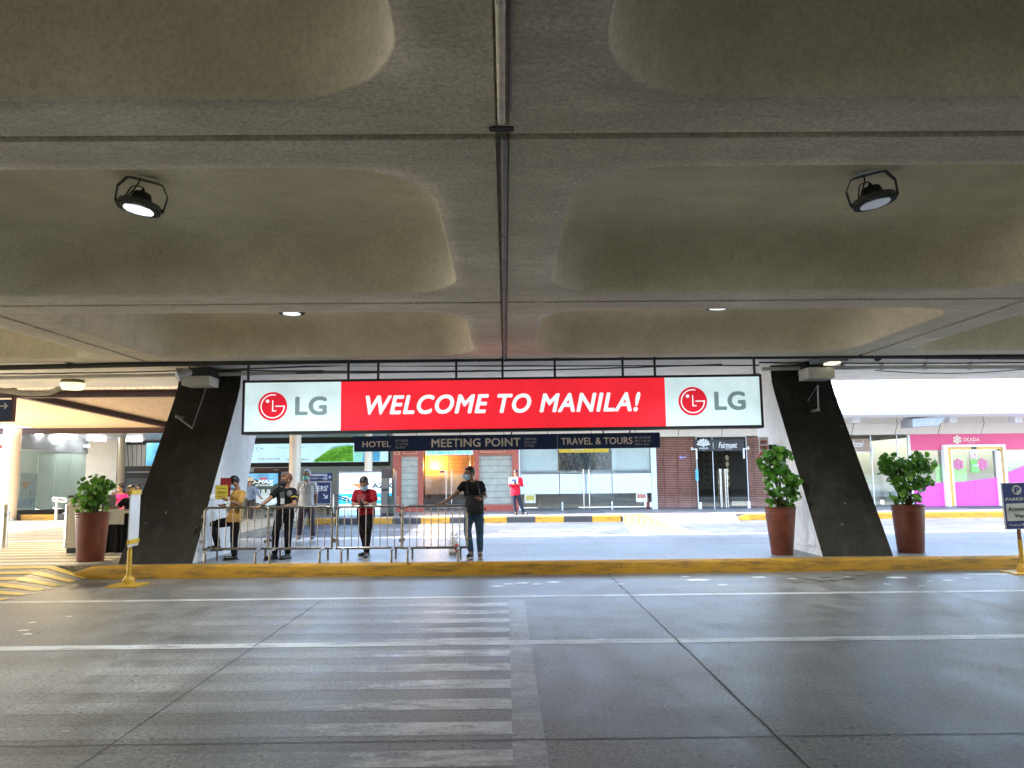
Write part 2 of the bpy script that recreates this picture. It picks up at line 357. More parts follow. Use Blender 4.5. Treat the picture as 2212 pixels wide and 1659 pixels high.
for px, py, r in ((1075, 1267, .10), (1100, 1262, .09), (1130, 1260, .1), (1160, 1262, .08), (1197, 1258, .11), (1508, 1253, .15), (1562, 1264, .08), (1480, 1246, .07), (1640, 1247, .1), (1712, 1251, .07), (1940, 1248, .14), (1915, 1262, .06), (1830, 1246, .05), (2010, 1256, .05), (1340, 1262, .05), (70, 1345, .05), (50, 1362, .06), (60, 1370, .05), (150, 1332, .04), (2050, 1254, .08), (2090, 1250, .06), (1990, 1266, .05)):
    g = G(px, py); blob(m, g.x, g.y, r*.7, 1.6)
struct(m.build('paint_flakes', M('paint flakes', (.66, .65, .62), .5)))
m = MB()
for px, py, r in ((1756, 1252, .045), (1785, 1247, .05), (1800, 1254, .04), (1834, 1251, .05), (1775, 1256, .03), (1856, 1244, .06), (1722, 1259, .03), (1320, 1383, .03), (1345, 1384, .03), (1300, 1382, .03)):
    g = G(px, py); blob(m, g.x, g.y, r, 2.3)
struct(m.build('oil_stains', M('oil stain', (.03, .03, .03), .3)))
# far side: pavement, alternating kerb, yellow-hatched ramp flank, markings on the inner road
X = lambda px: W(px, 1115, YF).x
x_r0, x_r1 = X(1341), X(1590)
m = MB(); m.slab([(XC-.002, YF+.16), (x_r0, YF+.16), (x_r0+1.0, YF+1.4), (x_r1-.6, YF+1.4), (x_r1, YF+.16), (60, YF+.16), (60, 33), (XC-.002, 33)], 0, KZ)
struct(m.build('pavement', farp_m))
struct(MB().slab([(-45, YF+.003), (XC-.004, YF+.003), (XC-.004, 60), (-45, 60)], 0, KZ-.003).build('forecourt', rc_m))
struct(MB().slab([(XC-.004, 33.003), (-2, 33.003), (-2, 60), (XC-.004, 60)], 0, KZ-.003).build('forecourt_floor', farp_m))
m = MB(); m.add([(x_r0, YF+.16, KZ), (x_r0+1, YF+1.4, KZ), (x_r1-.6, YF+1.4, KZ), (x_r1, YF+.16, KZ), (x_r1-.2, YF-1.2, .003), (x_r0+1.3, YF-1.9, .003), (x_r0+.05, YF+.05, .003)], [(1, 2, 4, 5), (2, 3, 4)]).mat(1).add([(x_r0, YF+.16, KZ), (x_r0+1, YF+1.4, KZ), (x_r0+1.3, YF-1.9, .003), (x_r0+.05, YF+.05, .003)], [(0, 1, 2, 3)])
hatch = stripe_mat('hatched yellow', (.34, .19, .02), (.09, .09, .09), (.83, -.56, 0), .30, .5)
struct(m.build('pavement_ramp', [farp_m, hatch]))
def kerb_run(name, x0, x1, mat):
    m = MB(); m.add([(x, y, z) for x in (x0, x1) for y, z in ((YF, 0), (YF+.01, KZ-.03), (YF+.05, KZ+.003), (YF+.16, KZ+.003), (YF+.16, 0))],
                    [(i, (i+1) % 5, 5+(i+1) % 5, 5+i) for i in range(5)]+[(4, 3, 2, 1, 0), (5, 6, 7, 8, 9)])
    return struct(m.build(name, mat))
xk = x_r0; i = 0
while xk > XC: kerb_run('far_kerb', max(xk-1.015, XC)+.004, xk, (yel, blk)[i % 2]); xk -= 1.015; i += 1
kerb_run('far_kerb', x_r1+.5, 60, yel)
m = MB(); m.add([(x_r1-.15, YF, .004), (x_r1-.15, YF+.16, .03), (x_r1+.5, YF+.16, KZ+.003), (x_r1+.5, YF+.04, KZ+.003), (x_r1+.5, YF, .004)], [(0, 3, 4), (0, 1, 2, 3)])
struct(m.build('far_kerb', yel))
for px0, px1 in ((0, 48), (48, 124), (124, 152)):
    a, b = W(px0, 1130, 28.6).x, W(px1, 1130, 28.6).x
    struct(MB().box(a-(6 if px0 == 0 else 0), b, 28.5, 28.7, KZ, KZ+.2).build('far_kerb', (blk, yel, blk)[(px0 > 0)+(px0 > 60)]))
pg = [Vector((x_r0+1.25, YF-.9, 0)), G(*z4(1240, 800), 0), G(*z4(1380, 808), 0), G(*z4(1560, 855), 0), G(*z4(1740, 908), 0), G(*z4(1180, 905), 0), G(*z4(960, 822), 0)]
m = MB(); m.add([(x_r0+.06, YF-.02, .006), (x_r0+1.3, YF-1.92, .006), (G(*z4(1560, 855)).x, YF-1.75, .006), (G(*z4(1740, 908)).x, G(*z4(1740, 908)).y, .006), (G(*z4(1180, 905)).x, G(*z4(1180, 905)).y, .006)], [(0, 1, 4), (1, 2, 3, 4)])
struct(m.build('ramp_hatching', hatch))
for a, b, ww in (((135, 884), (905, 884), .16), ((105, 911), (285, 911), .1), ((600, 906), (905, 906), .12), ((405, 1011), (590, 1011), .05), ((1160, 908), (1830, 910), .1)):
    p, q = G(*z4(*a)), G(*z4(*b)); strip('road_marking', white_paint, p.x, q.x, (p.y+q.y)/2, (p.y+q.y)/2+ww)
for a, b, ww in (((1700, 1290), (2150, 1290), .5), ((560, 1283), (720, 1283), .08), ((600, 1349), (2150, 1349), .08)):
    p, q = G(*zR(*a)), G(*zR(*b)); strip('road_marking', white_paint, p.x, q.x+(4 if b[0] > 2000 else 0), (p.y+q.y)/2, (p.y+q.y)/2+ww)
p, q = G(530, 1148), G(1040, 1146); strip('road_marking', white_paint, XC+.1, q.x, p.y, p.y+.1)
strip('road_marking', white_paint, 7.5, 60, 12.7, 12.95)

# ------------------------------------------------------------------ the concrete deck overhead
ZC, ZT = 3.9, 4.66
deck_m = deck_mat('deck render', (.69, .625, .485), (.78, .72, .58)); cof_m = deck_mat('coffer render', (.73, .66, .475), (.81, .745, .56), .5)
soff_m = deck_mat('soffit paint', (.78, .74, .66), (.82, .78, .70), .2)
XB = 6.82; YB = 4.885; NR = 6; Y0 = 4.815-(NR-2)*YB
deck = thing('elevated_deck', 'coffered grey-brown concrete deck spanning overhead with rounded recesses', 'deck', (0, 0, ZC))
def rrect(hx, hy, r, n=10):
    out = []
    for sx, sy, a0 in ((1, 1, 0), (-1, 1, 90), (-1, -1, 180), (1, -1, 270)):
        for i in range(n+1):
            a = R_(a0+90*i/n); out.append((sx*(hx-r)+r*math.cos(a), sy*(hy-r)+r*math.sin(a)))
    return out
def coffer():
    hx, hy = XB/2-.045, YB/2-.045; rx, ry = XB/2-.54, YB/2-.52
    rings = [(hx, hy, .01, .05), (hx, hy, .01, 0.0)]
    for i in range(1, 4): t = i/4; rings.append((hx+(rx+.03-hx)*t, hy+(ry+.03-hy)*t, .01+.72*t, 0))
    for d, h, r in ((-.012, .002, .74), (.0, .012, .73), (.008, .05, .72), (.03, .20, .70), (.055, .38, .68), (.09, .53, .65), (.15, .64, .6), (.25, .71, .56), (.42, .75, .45), (.8, .762, .3)):
        rings.append((rx-d, ry-d, r, h))
    m = MB(); n = 44
    for hx_, hy_, r, h in rings: m.v += [Vector((x, y, h)) for x, y in rrect(hx_, hy_, r)]
    m.f = [(i*n+j, i*n+(j+1) % n, (i+1)*n+(j+1) % n, (i+1)*n+j) for i in range(len(rings)-1) for j in range(n)]+[tuple(range((len(rings)-1)*n, len(rings)*n))]
    m.m = [0]*len(m.f)
    for q in range(5*n, len(m.f)): m.m[q] = 1
    return m
cp = None
for i in range(-4, 4):
    for j in range(NR):
        x, y = (i+.5)*XB, Y0+(j+.5)*YB
        if cp is None:
            m = coffer(); cp = m.build('coffer_panel', [deck_m, cof_m], deck, smooth=True, local=True); c = cp
        else: c = cp.copy(); COL.objects.link(c)
        c.location = (x, y, 0)
X1 = 4*XB; YE = Y0+NR*YB; YD = 18.6
m = MB(); m.slab([(-X1, Y0), (X1, Y0), (X1, YE), (-X1, YE)], ZT+.03, ZT+.5)
for i in range(-4, 5): m.box(i*XB-.07, i*XB+.07, Y0, YE, ZC+.06, ZT+.03)
for j in range(NR+1): m.box(-X1, X1, Y0+j*YB-.06, Y0+j*YB+.06, ZC+.07, ZT+.028)
m.build('deck_slab', deck_m, deck)
m = MB(); m.box(-X1, X1, YE+.02, YD, ZC+.004, ZT+.5); 
m.build('edge_soffit', soff_m, deck)
m = MB(); m.box(-X1, -X1+.4, Y0-.4, YD, ZC-.5, ZC); m.box(-X1, X1, Y0-.4, Y0, ZC-.02, ZT+.5); m.build('edge_beam', deck_m, deck)
struct(MB().slab([(-X1, Y0-.9), (X1, Y0-.9), (X1, Y0-.5), (-X1, Y0-.5)], 0, ZT+.4).build('rear_light_block', M('rear light block', (.16, .15, .14), .8, .15, .8)))  # unseen wall added behind the camera to shut out light from the rear

# raked piers
pier_m = deck_mat('pier dark paint', (.034, .030, .024), (.046, .041, .033), .9, True); side_m = deck_mat('pier side render', (.68, .66, .64), (.76, .74, .72), .5)
def pier(x0, x1, label):
    t = thing('concrete_pier', label, 'pier', ((x0+x1)/2, 14.7, KZ), group='raked piers under the deck')
    fr = [(13.65, KZ-.02), (14.3, 1.22), (15.25, 2.68), (15.62, 3.25), (15.78, 3.55), (15.84, 3.92)]
    bk = [(17.55, 3.92), (17.35, 3.5), (17.05, 2.95), (16.75, 2.3), (16.3, 1.3), (15.75, KZ-.02)]
    n = len(fr); m = MB()
    m.add([(x, y, z) for y, z in fr for x in (x0, x1)], [(2*i, 2*i+1, 2*i+3, 2*i+2) for i in range(n-1)])
    m.build('front_face', pier_m, t, smooth=True)
    poly = [(y+.012, z) for y, z in fr]+bk; k = len(poly); m = MB()
    a, b = x0+.004, x1-.004
    vs = [(a, y, z) for y, z in poly]+[(b, y, z) for y, z in poly]
    fs = [(i, (i+1) % k, k+(i+1) % k, k+i) for i in range(k)]
    for o in (0, k): fs += [(o+i, o+i+1, o+k-2-i, o+k-1-i) for i in range(n-1)]
    m.add(vs, fs).build('shaft', side_m, t); return t
xl0, xl1 = W(255, 1212, 13.65).x, W(415, 1212, 13.65).x; xr0, xr1 = W(1778, 1198, 13.65).x, W(1930, 1198, 13.65).x
pierL = pier(xl0, xl1, 'dark raked concrete pier behind the yellow notice stand and the short bushy plant')
pierR = pier(xr0, xr1, 'dark raked concrete pier standing between two tall terracotta pots of leafy plants')
m = MB(); g = Vector((xr0-.02, 13.75, 0))
for i in range(9): m.box(xr0-.012, xr0-.004, 13.95+i*.16, 13.95+i*.16+.17, KZ+.15-.01*i, KZ+.22+.02*math.sin(i*2.1)-.01*i)
m.build('paint_smear', M('white smear', (.7, .69, .66), .8, .2, 20), pierR)

# high-bay lamps inside the recesses
dk = M('dark cast metal', (.03, .03, .028), .5, .25, 20, metal=.4); lens_m = glow('lamp lens', (.80, .95, 1.0), 1.3); steel_w = M('zinc plate', (.55, .55, .52), .4, .15, 20, metal=.6)
def high_bay():
    t = thing('high_bay_lamp', '', 'ceiling lamp', (0, 0, ZT), group='round high-bay lamps in the deck recesses')
    m = MB(); rg = .205
    m.lathe([(.12, -.33), (.2, -.335), (rg, -.35), (rg, -.40), (.19, -.405), (.12, -.40)], n=40)
    m.build('heat_sink', M('grey cast metal', (.10, .105, .10), .5, .2, 20, metal=.3), t, smooth=True, local=True)
    m = MB()
    for k in range(44): m.obox(Matrix.Rotation(2*PI*k/44, 4, 'Z'), .14, .203, -.005, .005, -.416, -.40)
    m.build('cooling_fins', dk, t, local=True)
    m = MB(); m.slab([(a*.138, b*.138) for a, b in ((1, .25), (.8, .75), (.25, 1), (-.25, 1), (-.8, .75), (-1, .25), (-1, -.25), (-.8, -.75), (-.25, -1), (.25, -1), (.8, -.75), (1, -.25))], -.422, -.412)
    m.build('lens', lens_m, t, local=True)
    m = MB(); m.lathe([(.115, -.33), (.085, -.20), (.07, -.185), (.02, -.18), (.018, -.14)], n=20); m.build('driver_housing', dk, t, smooth=True, local=True)
    m = MB()
    for s in (-1, 1):
        pts = [(s*.10, 0, -.012), (s*.17, 0, -.03), (s*.235, 0, -.17), (s*.225, 0, -.36)]
        for a, b in zip(pts, pts[1:]): m.add([(a[0], -.03, a[2]), (a[0], .03, a[2]), (b[0], .03, b[2]), (b[0], -.03, b[2]), (a[0]-s*.01, -.03, a[2]-.006), (a[0]-s*.01, .03, a[2]-.006), (b[0]-s*.01, .03, b[2]), (b[0]-s*.01, -.03, b[2])], [(0, 1, 2, 3), (7, 6, 5, 4), (0, 3, 7, 4), (1, 5, 6, 2), (0, 4, 5, 1), (3, 2, 6, 7)])
        m.box(s*.2-.02, s*.2+.02, -.03, .03, -.385, -.345)
    m.box(-.105, .105, -.03, .03, -.022, -.015); m.build('bracket', dk, t, local=True)
    m = MB(); m.box(-.11, .11, -.09, .05, -.014, .03); m.build('mounting_plate', steel_w, t, local=True)
    m = MB(); m.tube(bend([(0, 0, -.15), (0, 0, -.11), (-.10, -.02, -.12), (-.14, -.03, -.3), (-.12, -.03, -.33)], .06), .008, 6); m.tube(bend([(-.13, -.03, -.31), (-.05, -.05, -.12), (-.04, -.05, -.02)], .05), .008, 6)
    m.build('cable', dk, t, smooth=True, local=True)
    L = bpy.data.lights.new('lamp_light', 'AREA'); L.shape = 'DISK'; L.size = .28; L.energy = 8.5; L.spread = R_(125); L.color = (.88, .96, 1.0)
    lo = bpy.data.objects.new('lamp_light', L); COL.objects.link(lo); lo.parent = t; lo.location = (0, 0, -.43)
    return t
hb = high_bay(); hb.scale = (1, 1, .78); ztop = ZC+.755
for k, (px, py, Y, lab, rz, tilt) in enumerate(((300, 458, 7.5, 'glowing round lamp on a dark bracket in the large recess at upper left', .35, R_(9)), (1890, 445, 7.5, 'round finned lamp on a dark bracket in the large recess at upper right', -.3, R_(-10)),
                                           (630, 679, 12.4, 'small round lamp peeking under a far recess, above the left part of the banner', .1, 0), (1552, 667, 12.4, 'small round lamp peeking under a far recess, above the right part of the banner', 0, 0))):
    p = G(px, py, ztop-.335); Y = p.y; o = hb if k == 0 else copy_tree(hb); o.location = (p.x+.33*math.sin(tilt), Y, ztop); o.rotation_euler = (0, tilt, rz); o['label'] = lab
    if k == 1:                                     # this one glows only faintly
        for ch in o.children:
            if ch.name.startswith('lens'): ch.data = ch.data.copy(); ch.data.materials[0] = glow('dim lens', (.62, .66, .72), .12)
            elif ch.type == 'LIGHT': ch.data = ch.data.copy(); ch.data.energy *= .1
for x, y in ((10.2, 7.5), (-10.2, 12.4), (10.2, 12.4), (-3.4, -2.3), (3.4, -2.3)):   # unseen lamps added in neighbouring bays to brighten floor and deck
    o = copy_tree(hb); o.location = (x, y, ztop); o['label'] = 'unseen round lamp added in a side or rear recess to light the deck'

# conduits and cables on the deck
pipe_m = M('painted conduit', (.60, .54, .43), .6, .2, 8); pipe_d = M('dark iron pipe', (.03, .027, .022), .6, .3, 6); pipe_c = M('cream conduit', (.50, .47, .41), .6, .15, 6)
m = MB(); x = W(1086, 140, 3.6).x-.01; m.tube([(x, -2, ZC-.03), (x, 4.46, ZC-.03), (x, 4.55, ZC-.02), (x, 4.62, ZC+.04)], .024, 10); m.tube([(x, 3.3, ZC-.03), (x, 3.36, ZC-.03)], .027, 10)
tag(m.build('conduit', pipe_m, smooth=True), 'pale painted conduit under the deck ending near a black oval hole', 'conduit')
tag(MB().tube([(x+.055, -2, ZC-.012), (x+.052, 4.42, ZC-.012)], .013, 8).build('cable', M('grey cable', (.2, .19, .17), .7)), 'thin grey cable running along the pale conduit overhead', 'cable')
tag(MB().slab([(x-.07+.14*min(max(a*.9+.5, 0), 1)+.01*a, 4.69+.035*b) for a, b in disc(16)], ZC-.012, ZC-.002).build('drain_hole', M('black rubber', (.006, .006, .006), .7)), 'black oval rubber plug at the end of the overhead conduit', 'plug')
m = MB(); m.tube([(.012, 4.84, ZC+.005), (.0, 14.7, ZC+.005)], .024, 10)
for y in (6.9, 7.75, 9.0, 10.6, 12.3): m.tube([(.006, y, ZC+.005), (.006, y+.12, ZC+.005)], .031, 10)
tag(m.build('conduit', M('grey conduit', (.17, .165, .155), .6, .2, 5), smooth=True), 'grey jointed conduit running away along the central joint of the deck', 'conduit')
yp = 14.62; m = MB(); pts = [W(px, py, yp) for px, py in ((-300, 802), (0, 793), (350, 785), (700, 779), (1106, 774), (1500, 770), (1850, 768), (2212, 770), (2500, 771))]
m.tube([(p.x, yp, p.z-.012) for p in pts], .05, 10); pt = thing('iron_pipe', 'dark iron pipe hung across the whole front edge of the deck', 'pipe', (0, yp, 3.8))
m.build('pipe', pipe_d, pt, smooth=True)
def pz(x):
    for a, b in zip(pts, pts[1:]):
        if a.x <= x <= b.x: return a.z+(b.z-a.z)*(x-a.x)/(b.x-a.x)
    return 3.85
for px in (150, 352, 525, 703, 880, 1035, 1205, 1382, 1618, 1842, 2005, 2120):
    x = W(px, 780, yp).x; z = pz(x); m = MB(); m.box(x-.02, x+.02, yp-.055, yp+.055, z-.06, z+.05); m.box(x-.07, x+.07, yp-.09, yp+.04, z+.045, z+.075); m.box(x-.012, x+.012, yp-.012, yp+.012, z+.05, ZC+.01)
    m.build('clamp', dk, pt)
m = MB(); pts2 = [W(px, py, 15.55) for px, py in ((-200, 822), (0, 816), (500, 808), (700, 803))]; m.tube([(p.x, 15.55, p.z) for p in pts2], .04, 10)
tag(m.build('conduit', pipe_c, smooth=True), 'cream conduit running along the deck edge above the orange canopy', 'conduit')
m = MB(); pts3 = [W(px, py, 15.55) for px, py in ((1645, 797), (1690, 796), (1755, 795), (1990, 793), (2300, 793))]; m.tube([(p.x, 15.55, p.z) for p in pts3], .04, 10)
for px in (1820, 1905, 1998, 2095): q = W(px, 793, 15.55); m.box(q.x-.02, q.x+.02, 15.5, 15.6, q.z-.055, ZC+.02)
tag(m.build('conduit', pipe_c, smooth=True), 'cream conduit with straps running right from the boxes on the right pier', 'conduit')
rr = random.Random(5)
for k, (pa, pb, Y, sag, lab) in enumerate((((0, 808), (760, 788), 15.3, .03, 'slack dark cable bundle under the deck edge over the left pier'), ((380, 797), (1260, 797), 15.2, .05, 'dark cable sagging above the left half of the red banner'), ((640, 806), (1560, 787), 15.35, .04, 'thin cable slung behind the hangers of the banner'), ((1640, 783), (2300, 782), 15.2, .02, 'dark cable running right from the banner under the deck edge'), ((700, 790), (1640, 789), 15.45, .01, 'straight thin conduit above the banner hangers'), ((0, 800), (420, 792), 15.7, .01, 'thin cable under the deck edge at far left'), ((1890, 800), (2300, 786), 15.65, .12, 'loop of pale cable drooping from the cream conduit'))):
    a, b = W(*pa, Y), W(*pb, Y); n = 24
    ps = [Vector((a.x+(b.x-a.x)*i/n, Y, a.z+(b.z-a.z)*i/n-sag*4*(i/n)*(1-i/n)+.008*noise.noise(Vector((i*.7, k, 0))))) for i in range(n+1)]
    tag(MB().tube(ps, .014 if k < 5 else .009, 6).build('cable', dk if k % 2 == 0 else pipe_d, smooth=True), lab, 'cable', 'cables under the deck edge')
# ------------------------------------------------------------------ hanging signs
frame_m = M('sign frame', (.035, .035, .037), .45, .2, 10, metal=.3)
SY = 14.35; a, b = W(523, 880, SY), W(1648, 866, SY); SW = (b-a).length; SC = (a+b)/2
pxm = 1661/SY*1.008; sh = 118.5/pxm
sign = thing('welcome_banner', 'wide backlit red and white WELCOME TO MANILA banner hanging from the deck', 'sign', (SC.x, SY, SC.z-sh/2))
hw = SW/2; D = .30
m = MB(); e = .045
m.box(-hw, hw, 0, D, sh-e, sh); m.box(-hw, hw, 0, D, 0, e*1.2); m.box(-hw, -hw+e, 0, D, e*1.2, sh-e); m.box(hw-e, hw, 0, D, e*1.2, sh-e); m.box(-hw+e, hw-e, D-.02, D, e*1.2, sh-e)
m.build('frame', frame_m, sign, local=True)
U = lambda u: -hw+SW*u; V = lambda v: sh*(1-v)
g_pale = glow('banner white', (.64, .83, .87), .78, .10); g_red = glow('banner red', (.85, .022, .04), .85, .09); g_wt = glow('banner letters', (.80, .90, .93), .9)
g_lg = M('logo grey', (.20, .30, .31), .4, .05, emit=.55)
MB().box(U(.004), U(.1885), .012, .05, e*1.2, sh-e).build('white_panel', g_pale, sign, local=True)
MB().box(U(.812), U(.996), .012, .05, e*1.2, sh-e).build('white_panel', g_pale, sign, local=True)
MB().box(U(.1885), U(.812), .010, .05, e*1.2, sh-e).build('red_panel', g_red, sign, local=True)
text('WELCOME TO MANILA!', U(.236), U(.7645), V(.665), V(.305), .010, g_wt, sign, 'lettering', bold=.034, shear=.24, local=True, spacing=1.03, depth=.004)
lr = glow('logo red', (.62, .012, .03), .9)
def lg(uc, ut0, ut1, vc):
    cx, cz, r = U(uc), V(vc), .265*sh; m = MB()
    m.prism([(cx+r*x, cz+r*z) for x, z in disc(40)], .006, .012); m.build('logo_disc', lr, sign, local=True)
    m = MB(); r2 = r*.84; y0, y1 = .0035, .006; wd = r*.075
    arc = [(cx+r2*math.cos(t), cz+r2*math.sin(t)) for t in [R_(75+i*(360-75-0)/40) for i in range(41)]]
    for (xa, za), (xb, zb) in zip(arc, arc[1:]):
        da = math.atan2(za-cz, xa-cx); db = math.atan2(zb-cz, xb-cx); k0 = r2-wd
        m.prism([(xa, za), (xb, zb), (cx+k0*math.cos(db), cz+k0*math.sin(db)), (cx+k0*math.cos(da), cz+k0*math.sin(da))], y0, y1)
    m.box(cx+r*.18, cx+r2, y0, y1, cz-wd/2, cz+wd/2)                                  # bar of the G
    m.box(cx-wd*.5, cx+wd*.5, y0, y1, cz-r*.36, cz+r*.42); m.box(cx+wd*.5, cx+r*.26, y0, y1, cz-r*.36, cz-r*.36+wd)   # the L
    m.prism([(cx-r*.36+r*.12*x, cz+r*.36+r*.12*z) for x, z in disc(16)], y0, y1)
    m.build('logo_mark', g_wt, sign, local=True)
    text('LG', U(ut0), U(ut1), V(vc+.175), V(vc-.175), .010, g_lg, sign, 'logo_lettering', bold=.035, local=True, depth=.004)
lg(.0583, .101, .162, .485); lg(.865, .9066, .967, .49)
for px in (985, 1086, 1200, 750, 815, 1348, 1418): x = W(px, 800, SY).x-SC.x; MB().box(x-.02, x+.02, .12, .165, sh, 3.9-(SC.z-sh/2)).build('hanger_rod', frame_m, sign, local=True)
for px in (525, 1642): x = W(px, 800, SY).x-SC.x; MB().box(x-.02, x+.02, D+.005, D+.045, sh*.45, 3.9-(SC.z-sh/2)).box(x-.018, x+.018, .1, D+.043, sh, sh+.03).build('hanger_rod', frame_m, sign, local=True)
sign.rotation_euler = (0, R_(-.22), 0)
HY = 14.75; a, b = W(765, 961, HY), W(1423.5, 951, HY); hw2 = (b.x-a.x)/2; hc = (a+b)/2; hh = 30.5*HY/1661
hs = thing('meeting_point_sign', 'long navy HOTEL, MEETING POINT, TRAVEL & TOURS sign hanging under the red banner', 'sign', (hc.x, HY, hc.z-hh/2))
navy = M('navy sign face', (.012, .028, .10), .45, .2, 3); beige_l = M('beige letters', (.86, .79, .68), .5, .08)
MB().box(-hw2, hw2, 0, .12, 0, hh).build('board', navy, hs, local=True)
m = MB(); m.box(-hw2-.015, hw2+.015, -.012, .13, hh, hh+.02); m.box(hw2+.001, hw2+.02, -.012, .13, 0, hh-.001); m.build('frame', frame_m, hs, local=True)
U = lambda u: -hw2+2*hw2*u; V = lambda v: hh*(1-v)
text('HOTEL', U(.027), U(.12), V(.70), V(.28), 0, beige_l, hs, 'lettering', .022, local=True); text('MEETING POINT', U(.253), U(.545), V(.77), V(.17), 0, beige_l, hs, 'lettering', .022, local=True)
text('TRAVEL & TOURS', U(.678), U(.913), V(.72), V(.22), 0, beige_l, hs, 'lettering', .022, local=True)
cj = M('small letters', (.50, .50, .50), .5)
for u0, u1, rows in ((.134, .176, ('旅行賓館業', 'ホテルの予約', '호텔 예약석')), (.557, .598, ('迎客接待處', '待合わせ場所', '도착장')), (.919, .974, ('観光導覽', '旅行会社', '여행 & 관광'))):
    for k, rw in enumerate(rows): text(rw, U(u0), U(u1-(.008 if k == 2 else 0)), V(.36+.24*k), V(.18+.24*k), 0, cj, hs, 'small_lettering', .004, local=True)
m = MB(); m.box(U(.666)-.006, U(.666)+.006, -.004, .0, 0, hh); m.box(U(.334)-.004, U(.334)+.004, -.006, .0, .01, hh-.02); m.build('seam', M('light seam', (.4, .42, .45), .4), hs, local=True)
for px in (837, 1105, 1304, 1362): x = W(px, 935, HY).x-hc.x; MB().box(x-.012, x+.012, .05, .08, hh+.02, hh+.38 if px != 837 else hh+.3).build('hanger_rod', frame_m, hs, local=True)
hs.rotation_euler = (0, R_(-.22), 0)
AY = 14.6; x0, x1, q0, q1 = RC(-45, 863, 24, 908, AY)
t = thing('arrow_sign', 'navy sign with a white right arrow hanging at the far left edge', 'sign', ((x0+x1)/2, AY, q0))
MB().box(x0, x1, AY, AY+.08, q0, q1).build('board', navy, t); m = MB(); m.box(x0, x1+.03, AY-.01, AY+.1, q0-.025, q0-.002); m.box(x1+.002, x1+.03, AY-.01, AY+.1, q0, W(20, 838, AY).z); m.box(x0, x1, AY+.03, AY+.06, W(20, 838, AY).z-.02, W(20, 838, AY).z); m.build('frame', M('rust frame', (.10, .035, .02), .7, .3), t)
ax, az = W(9, 877, AY).x, W(9, 877, AY).z; m = MB()
m.box(ax-.07, ax+.06, AY-.008, AY-.001, az-.012, az+.012)
for s in (-1, 1): m.prism([(ax+.075, az), (ax+.015, az+s*.06), (ax-.005, az+s*.045), (ax+.045, az)], AY-.008, AY-.001)
m.build('arrow', M('arrow white', (.7, .7, .7), .5), t)
# boxes, spotlights and little brackets on the piers
bx = M('cream box paint', (.52, .50, .45), .6, .12, 8); gx = M('grey box paint', (.16, .18, .20), .5, .15, 8); cm = M('camera shell', (.42, .41, .38), .5, .15)
def fix_box(name, label, z, Y, px0, py0, px1, py1, dep, mat, seam=None):
    x0, x1, q0, q1 = RC(px0, py0, px1, py1, Y); t = thing(name, label, 'box', ((x0+x1)/2, Y, q0))
    MB().box(x0, x1, Y, Y+dep, q0, q1, .008).build('casing', mat, t)
    if seam: MB().box(x0-.006, x1+.006, Y-.008, Y+dep, q0+(q1-q0)*seam, q0+(q1-q0)*seam+.015).build('lid_seam', pipe_m, t)
    MB().box(x0+.05, x1-.05, Y+dep*.5, Y+dep+.3, q1-.05, min(q1+.2, 3.9)).build('mount', dk, t); return t
fix_box('junction_box', 'cream metal box fixed at the top of the left pier', 0, 14.95, 392, 812, 452, 832, .5, bx)
fix_box('junction_box', 'cream two-tier box fixed at the top of the right pier', 0, 15.0, 1746, 793, 1803, 817, .5, bx, .5)
t = fix_box('floodlight', 'grey box floodlight above the cream box at the right pier', 0, 14.6, 1770, 759, 1833, 780, .5, gx)
x0, x1, q0, q1 = RC(1795, 779, 1818, 784, 14.6); MB().box(x0, x1, 14.64, 14.95, q0, q1+.03).build('glowing_lens', glow('warm lens', (1, .9, .62), 1.2), t)
def spot(label, px, py, Y, dx):
    p = W(px, py, Y); t = thing('spotlight', label, 'camera', (p.x, Y, p.z)); d = Vector((dx, -.75, -.5)).normalized()
    m = MB(); m.tube([p-d*.14, p-d*.10, p+d*.05, p+d*.13], [.05, .08, .085, .10], 14); m.build('housing', cm, t, smooth=True)
    MB().tube([p+d*.131, p+d*.14], [.088, .088], 14).build('lens', dk, t); MB().tube([p-d*.1, p-d*.1+Vector((0, 0, .12)), Vector((p.x, Y+.08, 3.9))], .014, 6).build('bracket', dk, t)
spot('cylindrical spotlight under the deck edge to the right of the grey floodlight', 1889, 765, 14.7, .15); spot('small camera spotlight beside the cream box on the left pier', 398, 808, 14.75, -.8)
def rod(label, pa, pb, pc, Y):
    a, b, c = W(*pa, Y), W(*pb, Y), W(*pc, Y); m = MB(); m.tube([a, b], .014, 6); m.tube([b, c], .006, 6); m.box(a.x-.03, a.x+.02, Y-.02, Y+.3, a.z-.025, a.z+.025)
    tag(m.build('bracket', M('galvanised rod', (.3, .31, .32), .4, .1, metal=.5)), label, 'bracket')
rod('thin white stay rod fixed to the dark face of the left pier', z1(1155, 400), z1(1255, 475), z1(1345, 215), 14.9); rod('white stay rod on the dark face of the right pier', z5(552, 400), z5(546, 235), z5(480, 340), 15.0)
p = W(*z1(1382, 932), 14.6); tag(MB().box(xl1, xl1+.03, 14.35, 14.5, 1.31, 1.38, .006).build('socket', M('white plastic', (.72, .72, .70), .4)), 'small white socket on the grey side of the left pier', 'socket')
Yn = 15.75; t = thing('no_smoking_sign', 'white STRICTLY NO SMOKING plate on the grey side of the right pier', 'sign', (xr0-.03, Yn, 1.9))
m = MB(); x0, x1, q0, q1 = ZRC(zF, 1368, 125, 1515, 440, 15.7); m.box(x0, x1, 15.7, 15.72, q0, q1, .006); m.build('plate', M('plate white', (.78, .77, .76), .4, .05), t)
MB().box((x0+x1)/2-.02, xr0+.05, 15.722, 15.76, (q0+q1)/2-.05, (q0+q1)/2+.05).build('bracket', dk, t)
rdm = M('sign red', (.55, .03, .03), .5)
